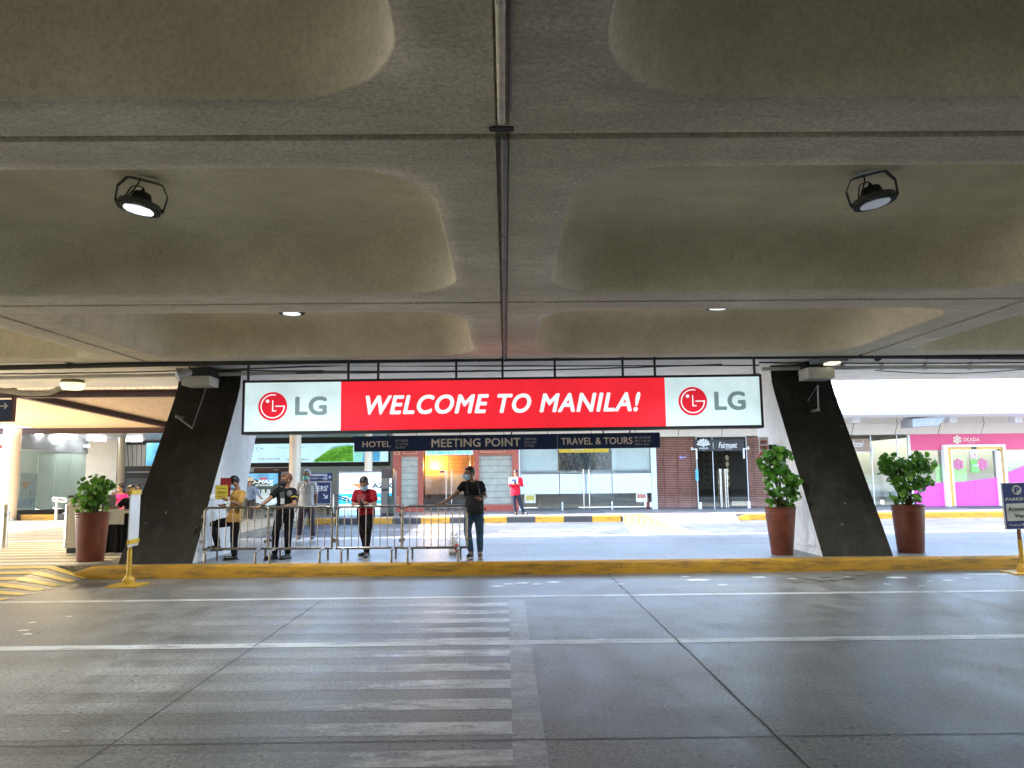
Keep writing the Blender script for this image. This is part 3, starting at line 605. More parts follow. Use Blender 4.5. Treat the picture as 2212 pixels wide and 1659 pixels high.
text('STRICTLY', x0+.03, x1-.03, q1-.14, q1-.07, 15.699, rdm, t, bold=.01); text('NO SMOKING', x0+.02, x1-.02, q1-.25, q1-.18, 15.699, rdm, t, bold=.01)
m = MB(); cx, cz, r = (x0+x1)/2, q1-.43, .115; pts_ = [(cx+r*x, 15.695, cz+r*z) for x, z in disc(24)]; m.tube(pts_+pts_[:1], .014, 6); m.tube([(cx-.08, 15.695, cz+.08), (cx+.08, 15.695, cz-.08)], .012, 6); m.build('prohibition_ring', rdm, t)

# ------------------------------------------------------------------ steel crowd barriers
stl = M('brushed steel tube', (.27, .24, .21), .3, .25, 14, metal=.85)
def barrier():
    t = thing('crowd_barrier', '', 'barrier', (0, 0, KZ), group='steel crowd barriers along the kerb'); wd = .565; m = MB()
    m.tube(bend([(-wd, 0, .235), (-wd, 0, .945), (wd, 0, .945), (wd, 0, .235)], .09, 5), .021, 10); m.tube([(-wd-.02, 0, .225), (wd+.02, 0, .225)], .023, 10); m.build('frame', stl, t, smooth=True, local=True)
    for k in range(8): x = -wd+2*wd*(k+1)/9; MB().tube([(x, 0, .24), (x, 0, .93)], .0085, 8).build('bar', stl, t, smooth=True, local=True)
    for s in (-1, 1): MB().tube(bend([(s*.43, -.30, 0), (s*.43, -.30, .215), (s*.43, .30, .215), (s*.43, .30, 0)], .07, 4), .02, 9).build('foot', stl, t, smooth=True, local=True)
    m = MB()
    for z in (.36, .80): m.box(-wd-.06, -wd-.018, -.015, .015, z-.035, z+.02); m.box(wd+.018, wd+.06, -.015, .015, z-.02, z+.035)
    m.build('hook', stl, t, local=True); return t
b0 = barrier()
for k, (px, py, Y, lab, rz) in enumerate(((511, 1150, 13.86, 'steel barrier in front of the man in the yellow shirt', .02), (648, 1147, 13.82, 'steel barrier the black-uniformed man leans on', -.01), (798, 1144, 13.78, 'steel barrier in front of the man in the red T-shirt', .015), (939, 1141, 13.70, 'steel barrier gripped by the man in the black T-shirt and jeans', -.02))):
    p = W(px, py, Y)
    if k == 0: b0.location = (p.x, Y, KZ); b0.rotation_euler = (0, 0, rz); b0['label'] = lab
    else: again(b0, (p.x, Y, KZ), lab, rz)
cb = MB()
for px, py in ((726, 1100), (726, 1168)): p = W(px, py, 13.8); cb.tube(bend([p+Vector((-.06, 0, -.1)), p+Vector((-.06, 0, .03)), p+Vector((.05, 0, .03)), p+Vector((.05, 0, -.1))], .05), .009, 6)
tag(cb.build('coupling_hooks', stl, smooth=True), 'bent steel hooks coupling the second and third barriers', 'hook')

# ------------------------------------------------------------------ plants in tall pots
terra = M('terracotta pot', (.145, .036, .018), .45, .28, 5, spec=.4, bmp=.15, bscale=90); soil = M('potting soil', (.03, .02, .013), .95, .4, 30, bmp=.6)
def leaf_mat():
    m, n, p = nodes('round leaf'); v = pos(n); oi = N(n, 'ShaderNodeNewGeometry')
    c = ramp(n, oi.outputs['Random Per Island'], [(0, (.022, .075, .010)), (.45, (.05, .17, .018)), (.8, (.11, .30, .03)), (1, (.24, .46, .06))])
    n.links.new(c, p.inputs['Base Color']); p.inputs['Roughness'].default_value = .38; p.inputs['Specular IOR Level'].default_value = .45
    t = N(n, 'ShaderNodeBsdfTranslucent'); n.links.new(mixc(n, .5, c, (.2, .45, .04)), t.inputs[0]); mx = N(n, 'ShaderNodeMixShader'); mx.inputs[0].default_value = .35
    n.links.new(p.outputs[0], mx.inputs[1]); n.links.new(t.outputs[0], mx.inputs[2]); n.links.new(mx.outputs[0], n.nodes['Material Output'].inputs[0]); return m
leaf = leaf_mat(); bark = M('green stem', (.05, .055, .02), .8, .3, 30)
def pot_plant(label, px, py, z, rr_, rim, h, blobs, nl, lsz, seed, plabel):
    p = G(px, py, z); t = thing('potted_plant', label, 'potted plant', (p.x, p.y, z), group='plants in tall terracotta pots'); rnd = random.Random(seed)
    m = MB(); rb, rt = rr_
    prof = [(rb*.96, 0), (rb, .02), (rt*.965, h-.13), (rt*.97, h-.115), (rt*.995, h-.11), (rt*.975, h-.10), (rt*.98, h-.075), (rt*1.0, h-.068), (rt*.985, h-.055), (rt*1.0, h-.03), (rt*1.03, h-.02), (rt*1.03, h), (rt*.97, h), (rt*.95, h-.05)]
    m.lathe(prof, n=48); m.build('pot', terra, t, smooth=True, local=True)
    m = MB(); m.lathe([(.001, h-.07), (rt*.94, h-.06)], n=24, cap=False); m.build('soil', soil, t, local=True)
    lv = MB(); st = MB()
    def leaf_at(c, nrm, s, rot):
        a = nrm.orthogonal().normalized(); a = Matrix.Rotation(rot, 3, nrm) @ a; b_ = nrm.cross(a); cup = s*.18
        ring = [c+a*s*.5*(1.08*x+.15*abs(x))+b_*s*.46*y+nrm*cup*(y*y-.3)-nrm*.2*s*max(0, x)**2 for x, y in disc(8)]
        lv.add([c]+ring, [(0, i+1, (i+1) % 8+1) for i in range(8)])
    for cx, cz, rx, rz_, share in blobs:
        cen = Vector((cx, rnd.uniform(-.06, .06), h+cz)); base = Vector((cx*.25+rnd.uniform(-.05, .05), rnd.uniform(-.06, .06), h-.08))
        for q in range(4):
            e = cen+Vector((rnd.uniform(-.5, .5)*rx, rnd.uniform(-.5, .5)*rx, rnd.uniform(-.2, .75)*rz_)); mid = base.lerp(e, .5)+Vector((rnd.uniform(-.05, .05), rnd.uniform(-.05, .05), .06))
            bs = base+Vector((rnd.uniform(-.07, .07), rnd.uniform(-.07, .07), 0)); st.tube([bs, bs.lerp(mid, .5)+Vector((rnd.uniform(-.02, .02), 0, 0)), mid, e], [.011, .010, .008, .004], 5)
        clumps = [Vector((rnd.gauss(0, .5), rnd.gauss(0, .5), rnd.gauss(0, .5))) for _ in range(max(3, int(nl*share/8)))]
        for q in range(int(nl*share)):
            k = clumps[q % len(clumps)]; k = k/max(1, k.length/ .95)
            d = k+Vector((rnd.gauss(0, .36), rnd.gauss(0, .36), rnd.gauss(0, .36)))
            d = d/max(1, d.length/1.12); c = cen+Vector((d.x*rx, d.y*rx, d.z*rz_))
            nrm = (Vector((rnd.gauss(0, .75), rnd.gauss(-.65, .6), rnd.gauss(.35, .6)))+d*.4).normalized()
            leaf_at(c, nrm, lsz*rnd.uniform(.6, 1.15), rnd.uniform(0, 6.3))
            if q % 4 == 0: st.tube([c, c.lerp(cen, .3)-Vector((0, 0, .04)), c.lerp(cen, .75)], [.002, .003, .003], 4)
    lv.build('foliage', leaf, t, smooth=True, local=True); st.build('stems', bark, t, local=True); return t
pot_plant('terracotta pot with a short bushy plant at the left end of the kerb', 195, 1212, KZ, (.225, .285), 0, .875, [(-.02, .38, .27, .26, .50), (-.12, .2, .2, .25, .18), (.16, .52, .15, .12, .10), (.06, .12, .16, .15, .15), (.2, .38, .1, .16, .07)], 330, .095, 11, '')
pot_plant('terracotta pot with a tall lopsided plant left of the right pier', 1690, 1198, KZ, (.19, .27), 0, .85, [(-.02, .82, .28, .24, .38), (-.05, .50, .22, .26, .22), (.22, .40, .17, .20, .17), (.12, .15, .22, .15, .13), (-.1, .22, .12, .18, .10)], 400, .115, 23, '')
pot_plant('terracotta pot with a wide two-headed plant right of the right pier', 1968, 1193, KZ, (.225, .285), 0, .86, [(-.25, .70, .26, .22, .29), (.28, .74, .29, .19, .29), (.02, .48, .34, .22, .22), (-.05, .16, .24, .17, .13), (.36, .36, .13, .12, .07)], 440, .12, 37, '')

# ------------------------------------------------------------------ notice stands on the road
ypaint = M('yellow stand paint', (.55, .33, .03), .45, .25, 9)
def stand(loc, label, rz, boards):
    t = thing('notice_stand', label, 'sign stand', loc, 0); rot = Matrix.Rotation(rz, 4, 'Z')
    m = MB(); m.obox(Matrix(), -.24, .24, -.22, .22, 0, .03, .004); m.build('base_plate', ypaint, t, local=True)
    m = MB(); m.lathe([(.10, .03), (.10, .10), (.05, .16), (.045, .17)], n=6); m.build('socket', ypaint, t, local=True)
    MB().tube([(0, 0, .03), (0, 0, .55)], .036, 12).build('sleeve', ypaint, t, smooth=True, local=True)
    return t, rot
p = G(277, 1266, .0); ls, rot = stand((p.x, p.y, 0), 'yellow notice stand before the left pier, its white board seen from behind edge-on', 0, 0)
MB().tube([(0, 0, .5), (0, 0, 1.55)], .030, 12).build('pole', ypaint, ls, smooth=True, local=True)
rb = Matrix.Translation((.03, .05, 0)) @ Matrix.Rotation(R_(97), 4, 'Z')
m = MB(); m.obox(rb, -.22, .22, 0, .02, .62, 1.50); m.build('board', M('white board', (.70, .72, .76), .5, .08), ls, local=True)
m = MB()
for zz in ((1.44, 1.51), (.66, .73)): m.obox(rb, -.225, .225, -.012, .03, *zz)
m.build('board_clip', M('yellow tape', (.70, .46, .04), .5), ls, local=True)
p = G(2208, 1239, .0); ps, rot = stand((p.x+.02, p.y, 0), 'yellow stand with a blue PARKING Armored Van sign at the right edge', 0, 0)
MB().tube([(0, 0, .5), (0, .0, .74)], .03, 12).build('pole', M('rusty pole', (.23, .09, .05), .6, .3, 20), ps, smooth=True, local=True)
pb = M('parking blue', (.012, .025, .17), .4, .12, 6); pwh = M('parking white', (.55, .56, .53), .5, .08)
zs = lambda y: 0.735+(790-y)/1659*3.30
zs = lambda y: .73+(790-y)*(.745/690)
bh = 1.475; m = MB(); m.box(-.235, .235, -.05, -.035, .73, bh, .004); m.build('board', pb, ps, local=True)
m = MB(); m.box(-.205, .215, -.058, -.0505, zs(670), zs(408), .003); m.build('white_panel', pwh, ps, local=True)
m = MB(); m.box(-.245, -.236, -.055, -.03, .725, bh+.008); m.box(.236, .245, -.055, -.03, .725, bh+.008); m.box(-.236, .236, -.055, -.03, bh+.001, bh+.009); m.box(-.236, .236, -.055, -.03, .722, .729); m.build('frame', steel_w, ps, local=True)
m = MB(); m.prism([(-.0+.078*x, zs(205)+.078*z) for x, z in disc(28)], -.058, -.0502); m.build('roundel', pwh, ps, local=True)
text('P', -.038, .042, zs(250), zs(158), -.059, pb, ps, bold=.03, local=True); text('PARKING', -.2, .21, zs(366), zs(316), -.0505, pwh, ps, bold=.02, local=True)
dkt = M('dark letters', (.03, .035, .06), .5); text('Armored', -.18, .19, zs(520), zs(458), -.0585, dkt, ps, bold=.012, local=True); text('Van', -.08, .09, zs(622), zs(560), -.0585, dkt, ps, bold=.012, local=True)
text('MZL', .04, .19, zs(756), zs(706), -.0505, pwh, ps, bold=.03, local=True); m = MB(); m.tube([(-.18+.02*i, -.052, zs(735)+.012*math.sin(i*1.4)) for i in range(11)], .004, 5); m.build('scribble', pwh, ps, local=True)
ps.rotation_euler = (0, R_(-1.2), 0)
# ------------------------------------------------------------------ people
skin = M('brown skin', (.26, .13, .078), .5, .12, 12); skin_l = M('tan skin', (.33, .17, .10), .5, .12, 12)
hair_b = M('black hair', (.008, .007, .006), .45, .3, 60); hair_r = M('dyed red hair', (.16, .05, .018), .5, .3, 60); hair_g = M('grey hair', (.22, .21, .20), .55, .3, 60)
def cloth(name, col, var=.2): return M(name, col, .85, var, 9, spec=.2, bmp=.3, bscale=25)
QV = 1.0
def remesh(mb, name, mat, parent, vox, it=5, fold=0.0, seed=0, cut=None):
    vox *= QV
    me = bpy.data.meshes.new('x'); me.from_pydata([tuple(q) for q in mb.v], [], mb.f); o = bpy.data.objects.new('x', me); COL.objects.link(o)
    bm = bmesh.new(); bm.from_mesh(me); bmesh.ops.recalc_face_normals(bm, faces=bm.faces[:]); bm.to_mesh(me); bm.free()
    r = o.modifiers.new('r', 'REMESH'); r.mode = 'VOXEL'; r.voxel_size = vox; s = o.modifiers.new('s', 'SMOOTH'); s.factor = .5; s.iterations = it
    bpy.context.view_layer.update(); out = bpy.data.meshes.new_from_object(o.evaluated_get(bpy.context.evaluated_depsgraph_get()))
    bpy.data.objects.remove(o); bpy.data.meshes.remove(me)
    if fold:
        for q in out.vertices:
            k = q.co*1.0; f = noise.noise(Vector((k.x*9, k.y*9, k.z*16+seed)))+.6*noise.noise(Vector((k.x*22+seed, k.y*22, k.z*30)))
            q.co += q.normal*f*fold
    inv = parent.matrix_basis.inverted()
    for q in out.vertices: q.co = inv @ q.co
    out.materials.clear(); out.materials.append(mat); out.polygons.foreach_set('use_smooth', [True]*len(out.polygons)); out.update()
    o = bpy.data.objects.new(name, out); COL.objects.link(o); o.parent = parent; return o
def loft(mb, rings, n=18):
    """rings: (centre, half width a along side, half depth b along front, side vector)"""
    vs = []; 
    for c, a, b, sd in rings:
        f = Vector((-sd.y, sd.x, 0)); vs += [Vector(c)+sd*a*math.cos(2*PI*j/n)+f*b*math.sin(2*PI*j/n) for j in range(n)]
    m = len(rings); mb.add(vs, [(i*n+j, i*n+(j+1) % n, (i+1)*n+(j+1) % n, (i+1)*n+j) for i in range(m-1) for j in range(n)]+[tuple(range(n-1, -1, -1)), tuple(range((m-1)*n, m*n))])
def limb(mb, pts, rs, n=12):
    pts = [Vector(p) for p in pts]; P, Q = [], []
    for i in range(len(pts)-1):
        for k in range(4): t = k/4; P.append(pts[i].lerp(pts[i+1], t)); Q.append(rs[i]+(rs[i+1]-rs[i])*t)
    P.append(pts[-1]); Q.append(rs[-1]); mb.tube(P, Q, n)
    for p, r in zip(pts, rs): mb.ell(p, (r*.97,)*3, n=12, m=8)
def person(label, J, Y, face, shirt, trousers, shoes, hair, skin_m=None, sleeve=.55, mask=None, body_yaw=0, hair_len=0, flare=1.0, vox=.0085, scale=1.0, tuck=False, group=None, hat=None, curl=1.0):
    """J: joints measured as (px, py, dY) in the photograph; each gets its own depth Y+dY. face: (yaw, pitch) of the head, yaw 0 = towards the camera, + = to image right"""
    P = {k: W(v[0], v[1], Y+(v[2] if len(v) > 2 else 0)) for k, v in J.items()}; k = scale; sk = skin_m or skin
    zb = min(P['an0'].z, P['an1'].z)-.09*k
    t = thing('person', label, 'person', (P['pel'].x, Y, max(0, zb)), group=group)
    sd = Vector((math.cos(body_yaw), math.sin(body_yaw), 0))      # side vector of the trunk, towards the person's image-right side
    fr = Vector((sd.y, -sd.x, 0))                                 # the way the chest faces
    neck, pel, head = P['neck'], P['pel'], P['head']
    rh = Matrix.Rotation(face[0], 3, 'Z') @ Matrix.Rotation(face[1], 3, 'X')
    hx = lambda x, y, z: head+rh @ Vector((x*k, y*k, z*k))
    B = MB()
    B.ell(hx(0, .012, .025), (.074*k, .092*k, .098*k), rh, 18, 12); B.ell(hx(0, -.022, -.05), (.056*k, .066*k, .068*k), rh); B.ell(hx(0, -.05, -.085), (.03*k, .03*k, .028*k), rh)
    B.tube([hx(0, -.085, .02), hx(0, -.112, -.022), hx(0, -.09, -.03)], [.010*k, .016*k, .012*k], 8)
    for s in (-1, 1): B.ell(hx(s*.076, .01, -.008), (.012*k, .022*k, .034*k), rh); B.ell(hx(s*.032, -.078, .032), (.024*k, .014*k, .008*k), rh)
    B.tube([hx(0, .02, -.03), (hx(0, .02, -.1)+neck)/2, neck-Vector((0, 0, .03))], [.052*k, .053*k, .062*k], 14)
    sp = lambda q: pel.lerp(neck, q)
    s0, s1 = P['sh0'], P['sh1']
    tor = [(sp(-.06), .135, .095), (sp(.06), .155, .108), (sp(.22), .145, .102), (sp(.40), .140, .10), (sp(.60), .160, .112), (sp(.78), .168, .112), (sp(.90), .135, .088), (sp(.99), .075, .065)]
    loft(B, [(c, a*k, b*k, sd) for c, a, b in tor]); limb(B, [s0, sp(.87), s1], [.055*k, .07*k, .055*k])
    for i in (0, 1):
        sh, el, wr = P['sh%d' % i], P['el%d' % i], P['wr%d' % i]; limb(B, [sh, el, wr], [.05*k, .040*k, .026*k])
        hd = P['ha%d' % i] if 'ha%d' % i in P else wr+(wr-el).normalized()*.16*k
        d = (hd-wr).normalized(); sx = (fr if abs(d.dot(fr)) < .8 else sd); sx = (sx-d*sx.dot(d)).normalized(); nn = d.cross(sx)
        B.tube([wr, wr+d*.03*k, wr+d*.085*k], [.024*k, .032*k, .036*k], 10)
        for f in range(4):
            ln = (.078, .090, .084, .066)[f]*k; o = sx*(f-1.5)*.019*k; b0_ = wr+d*.075*k+o; q1 = b0_+d*ln*.5+nn*.010*k*curl; q2 = q1+d*ln*.38+nn*.024*k*curl; B.tube([b0_, q1, q2, q2+(d*.3+nn*.5)*ln*.25], [.0105*k, .0105*k, .0095*k, .008*k], 7)
        b0_ = wr+d*.03*k-sx*.026*k; B.tube([b0_, b0_+d*.03*k-sx*.024*k, b0_+d*.06*k-sx*.03*k+nn*.012*k], [.013*k, .012*k, .009*k], 7)
        hp, kn, an = P['hip%d' % i], P['kn%d' % i], P['an%d' % i]; limb(B, [hp, kn, an], [.085*k, .055*k, .038*k]); toe = P['toe%d' % i]; limb(B, [an-Vector((0, 0, .03*k)), toe], [.038*k, .03*k])
    remesh(B, 'body', sk, t, vox, 4)
    # clothes
    T = MB(); lo = 0.0 if tuck else -.12
    tt = [(sp(lo), .165*flare, .122*flare), (sp(.08), .170*flare, .124*flare), (sp(.24), .162*flare, .118*flare), (sp(.42), .156, .114), (sp(.60), .174, .124), (sp(.78), .180, .124), (sp(.90), .145, .098), (sp(.975), .082, .074)]
    loft(T, [(c, a*k, b*k, sd) for c, a, b in tt]); limb(T, [s0.lerp(sp(.85), .03), sp(.86), s1.lerp(sp(.85), .03)], [.066*k, .082*k, .066*k])
    for i in (0, 1):
        sh, el, wr = P['sh%d' % i], P['el%d' % i], P['wr%d' % i]
        if sleeve <= 1: limb(T, [sh, sh.lerp(el, sleeve)], [.066*k, .062*k])
        else: limb(T, [sh, el, el.lerp(wr, sleeve-1)], [.066*k, .056*k, .043*k])
    so_ = remesh(T, 'shirt', shirt, t, vox, 3, .005, sum(map(ord, label)) % 50)
    T = MB(); loft(T, [(sp(.10), .158*k, .112*k, sd), (sp(.02), .168*k, .118*k, sd), (sp(-.12), .170*k, .122*k, sd)])
    for i in (0, 1): hp, kn, an = P['hip%d' % i], P['kn%d' % i], P['an%d' % i]; limb(T, [hp, kn, an.lerp(kn, .06)], [.098*k, .070*k, .056*k])
    remesh(T, 'trousers', trousers, t, vox, 3, .006, sum(map(ord, label)) % 31)
    for i in (0, 1):
        an, toe = P['an%d' % i], P['toe%d' % i]; T = MB(); heel = an-(toe-an).normalized()*.045*k; heel.z = min(an.z-.05*k, toe.z+.02); d = Vector(((toe-heel).x, (toe-heel).y, 0)); ln = max(.2*k, d.length); d = d.normalized() if d.length > .02 else fr
        tip = heel+d*.21*k; tip.z = heel.z+(-.0 if abs(toe.z-heel.z) < .08 else toe.z-heel.z); T.tube([heel-d*.02*k, heel+d*.03*k, heel.lerp(tip, .5), tip-d*.02*k, tip+d*.02*k], [.034*k, .043*k, .045*k, .040*k, .022*k], 12); limb(T, [an, heel+d*.04*k], [.048*k, .045*k])
        sho = remesh(T, 'shoe', shoes[0], t, vox, 3)
        zl = heel.z-.045*k; sd2 = Vector((-d.y, d.x, 0)); Q = MB(); pl = [heel-d*.055*k-sd2*.03*k, heel+d*.06*k-sd2*.042*k, tip-d*.03*k-sd2*.045*k, tip+d*.035*k-sd2*.02*k, tip+d*.035*k+sd2*.02*k, tip-d*.03*k+sd2*.045*k, heel+d*.06*k+sd2*.042*k, heel-d*.055*k+sd2*.03*k]
        pl = [Vector((q.x, q.y, heel.z+(tip.z-heel.z)*((q-heel).dot(d)/(.21*k)))) for q in pl]; Q.add([q-Vector((0, 0, .05*k)) for q in pl]+[q-Vector((0, 0, .022*k)) for q in pl], [tuple(range(7, -1, -1)), tuple(range(8, 16))]+[(a, (a+1) % 8, 8+(a+1) % 8, 8+a) for a in range(8)])
        q = Q.build('sole', shoes[1], t); q.parent = sho
    H = MB()                                        # hair: a cap on the back and top of the skull
    H.ell(hx(0, .026, .045), (.082*k, .090*k, .094*k), rh, 18, 12); H.ell(hx(0, -.035, .088), (.058*k, .042*k, .03*k), rh)
    for s in (-1, 1): H.ell(hx(s*.066, .0, .03), (.016*k, .032*k, .045*k), rh)
    if hair_len: H.ell(hx(0, .065, -.06), (.085*k, .05*k, hair_len*k), rh)
    H2 = MB(); f0 = rh @ Vector((0, -1, 0)); 
    for ps_, fs_ in ((H.v, H.f),): H2.add(ps_, fs_)
    ho = remesh(H2, 'hair', hair, t, .0075*max(k, .8), 3, .004, 3)
    # leave the face free: push hair in front of the hairline back into the skull
    inv = t.matrix_basis.inverted(); hl = inv @ head; ir = rh.transposed()
    for q in ho.data.vertices:
        l = (ir @ (q.co-hl))/k
        if l.z < .062 and l.y < -.03 and abs(l.x) < .068: q.co = hl+(q.co-hl)*.78
    fm = M('dark eyes', (.01, .008, .007), .3); E = MB()
    for s in (-1, 1): E.ell(hx(s*.032, -.083, .012), (.014*k, .008*k, .006*k), rh, 8, 6); E.tube([hx(s*.016, -.090, .034), hx(s*.034, -.088, .038), hx(s*.052, -.076, .032)], [.004*k, .005*k, .003*k], 6)
    E.build('eyes', fm, t)
    if mask:
        K = MB(); K.ell(hx(0, -.048, -.052), (.070*k, .070*k, .062*k), rh, 20, 12); K.tube([hx(0, -.10, -.012), hx(0, -.122, -.035), hx(0, -.11, -.075)], [.02*k, .02*k, .018*k], 8); mo = remesh(K, 'face_mask', mask, t, .0075*max(k, .8), 3)
        for q in mo.data.vertices:
            l = (ir @ (q.co-hl))/k
            if l.y > -.02: q.co += rh @ Vector((-(l.x)*.18*k, 0, 0))
        K = MB()
        for s in (-1, 1): K.tube([hx(s*.062, -.05, -.03), hx(s*.08, .005, -.005)], .003*k, 5)
        q = K.build('ear_loop', mask, t); q.parent = mo
    if hat:
        K = MB(); K.lathe([(.16, .0), (.165, .006), (.095, .035), (.09, .10), (.07, .13), (.02, .14)], hx(0, .01, .045), 24); K.build('hat', hat, t, smooth=True)
    return t, P, hx, k
c_yel = cloth('ochre shirt cloth', (.50, .29, .085)); c_blk = cloth('black cloth', (.010, .010, .012)); c_dk = cloth('dark trouser cloth', (.014, .012, .014)); c_wh = cloth('white shirt cloth', (.58, .57, .56), .08)
c_gry = cloth('grey plum trousers', (.085, .07, .085)); c_red = cloth('red T-shirt cloth', (.33, .012, .022)); c_den = cloth('blue denim', (.045, .085, .15), .4); c_jkt = cloth('red jacket cloth', (.52, .012, .03)); c_nvy = cloth('navy trousers', (.02, .022, .035))
c_chk = cloth('blue grey shirt', (.20, .24, .31)); c_brn = cloth('brown trousers', (.06, .045, .04)); c_pnk = cloth('hot pink top', (.75, .03, .22))
sh_b = (M('black leather', (.012, .011, .011), .35), M('dark sole', (.02, .02, .02), .6)); sh_s = (M('dark sneaker', (.03, .03, .035), .6), M('white sole', (.62, .60, .55), .6)); sh_g = (M('grey sneaker', (.14, .13, .15), .6), M('white sole', (.62, .60, .55), .6))
mk_b = M('blue face mask', (.36, .50, .68), .7, .06); mk_k = M('black face mask', (.012, .012, .014), .7); mk_g = M('teal face mask', (.22, .55, .47), .7, .06)
ppr = M('white paper', (.74, .74, .72), .7, .04); badge_m = M('badge', (.60, .62, .60), .4, .1)
def jz(zf, **k): return {a: (*zf(v[0], v[1]), *(v[2:] or (0,))) for a, v in k.items()}
def card(parent, name, c, sd, w, h, mat, tilt=0, thick=.006):
    f = Vector((sd.y, -sd.x, 0)); up = (Vector((0, 0, 1))*math.cos(tilt)+f*-math.sin(tilt)); nn = sd.cross(up); m = MB()
    cs = [c+sd*a*w/2+up*b*h/2 for a, b in ((-1, -1), (1, -1), (1, 1), (-1, 1))]; m.add([q-nn*thick/2 for q in cs]+[q+nn*thick/2 for q in cs], [(3, 2, 1, 0), (4, 5, 6, 7), (0, 1, 5, 4), (1, 2, 6, 5), (2, 3, 7, 6), (3, 0, 4, 7)])
    return m.build(name, mat, parent)
# man in the yellow shirt, profile to the left, one foot on the barrier rail
t, P, hx, k = person('man in an ochre shirt reading a paper with one foot on the barrier rail', jz(z2, head=(668, 612), neck=(712, 690), sh0=(715, 722, .10), sh1=(765, 735, -.10), el0=(690, 850, .05), wr0=(570, 870, -.12), ha0=(530, 880, -.18), el1=(735, 868, -.20), wr1=(590, 812, -.22), ha1=(540, 790, -.2),
    pel=(680, 1030), hip0=(640, 1060, .06), hip1=(690, 1065, -.06), kn0=(425, 1100, .04), an0=(470, 1350, .02), toe0=(385, 1372, .0), kn1=(668, 1260, -.02), an1=(672, 1465, .0), toe1=(595, 1515, -.06)), 14.22, (R_(-68), R_(22)), c_yel, c_dk, sh_b, hair_b, mask=mk_b, body_yaw=R_(-58), flare=1.06, sleeve=.72)
yp_ = M('yellow paper', (.62, .50, .06), .7, .08); q = W(*z2(520, 718), 13.98); o = card(None, 'paper_sign', q, Vector((1, 0, 0)), .225, .25, yp_, -.12); tag(o, 'yellow handwritten paper held up by the man in the ochre shirt', 'paper')
m = MB(); rr = random.Random(2)
for row in (.07, .0, -.07): m.tube([q+Vector((-.075+.015*i, -.012-.12*row*0, row+.012*math.sin(i*2.2+row*40))) for i in range(11)], .004, 4)
s_ = m.build('handwriting', M('pen ink', (.10, .07, .02), .7), None); s_.parent = o
q = W(*z2(565, 660), 14.12); o = card(None, 'folder', q, Vector((1, 0, 0)), .18, .34, M('maroon folder', (.25, .012, .02), .5), 0, .02); tag(o, 'maroon folder held behind the yellow paper', 'folder')
q = W(*z2(592, 905), 13.9); m = MB(); m.ell(q, (.045, .035, .09), None, 10, 7); m.ell(q+Vector((.02, 0, .09)), (.03, .025, .05), None, 8, 6); tag(m.build('tissue', M('crumpled tissue', (.62, .63, .63), .8, .15, 20, bmp=.6), smooth=True), 'crumpled white tissue held over the first barrier', 'tissue')
# man in the black uniform
t, P, hx, k = person('man in a black uniform polo with reddish hair leaning on the barrier', jz(z2, head=(1292, 578), neck=(1285, 668), sh0=(1185, 700, -.02), sh1=(1372, 705, .04), el0=(1085, 800, -.22), wr0=(985, 880, -.34), ha0=(935, 905, -.38), el1=(1385, 868, -.14), wr1=(1232, 892, -.34), ha1=(1150, 925, -.38),
    pel=(1275, 940), hip0=(1225, 975), hip1=(1325, 975), kn0=(1165, 1190, -.05), an0=(1150, 1455, .0), toe0=(1070, 1510, -.08), kn1=(1310, 1200, -.02), an1=(1305, 1450, .02), toe1=(1255, 1505, -.08)), 14.22, (R_(-58), R_(4)), c_blk, c_blk, sh_b, hair_r, skin_m=skin_l, mask=mk_k, body_yaw=R_(-10), sleeve=.62, tuck=True)
card(t, 'id_badge', W(*z2(1240, 752), 14.05), Vector((1, 0, 0)), .085, .11, M('clear badge', (.08, .09, .10), .3)); card(t, 'id_badge', W(*z2(1243, 825), 14.05), Vector((1, 0, 0)), .07, .105, badge_m)
m = MB(); m.ell(W(*z2(1325, 735), 14.09), (.05, .012, .06), None, 14, 8); m.build('chest_patch', M('grey patch', (.16, .17, .17), .7, .4, 40), t)
m = MB(); m.tube([W(*z2(1280, 640), 14.1), W(*z2(1255, 700), 14.06), W(*z2(1243, 800), 14.05)], .006, 5); m.build('lanyard', M('lanyard', (.03, .035, .05), .7), t)
for a, b, w_ in ((985, 880, .031), (1232, 892, .031)):
    i = 0 if a == 985 else 1; d = (P['wr%d' % i]-P['el%d' % i]).normalized(); m = MB(); m.tube([P['wr%d' % i]-d*.03, P['wr%d' % i]-d*.005], .032, 12); m.build('wristwatch', M('watch strap', (.02, .02, .022), .4), t)
d = (P['el1']-P['sh1']).normalized(); q = P['sh1'].lerp(P['el1'], .55); MB().tube([q-d*.012, q+d*.012], .071, 16).build('sleeve_band', M('gold band', (.55, .36, .03), .5), t)
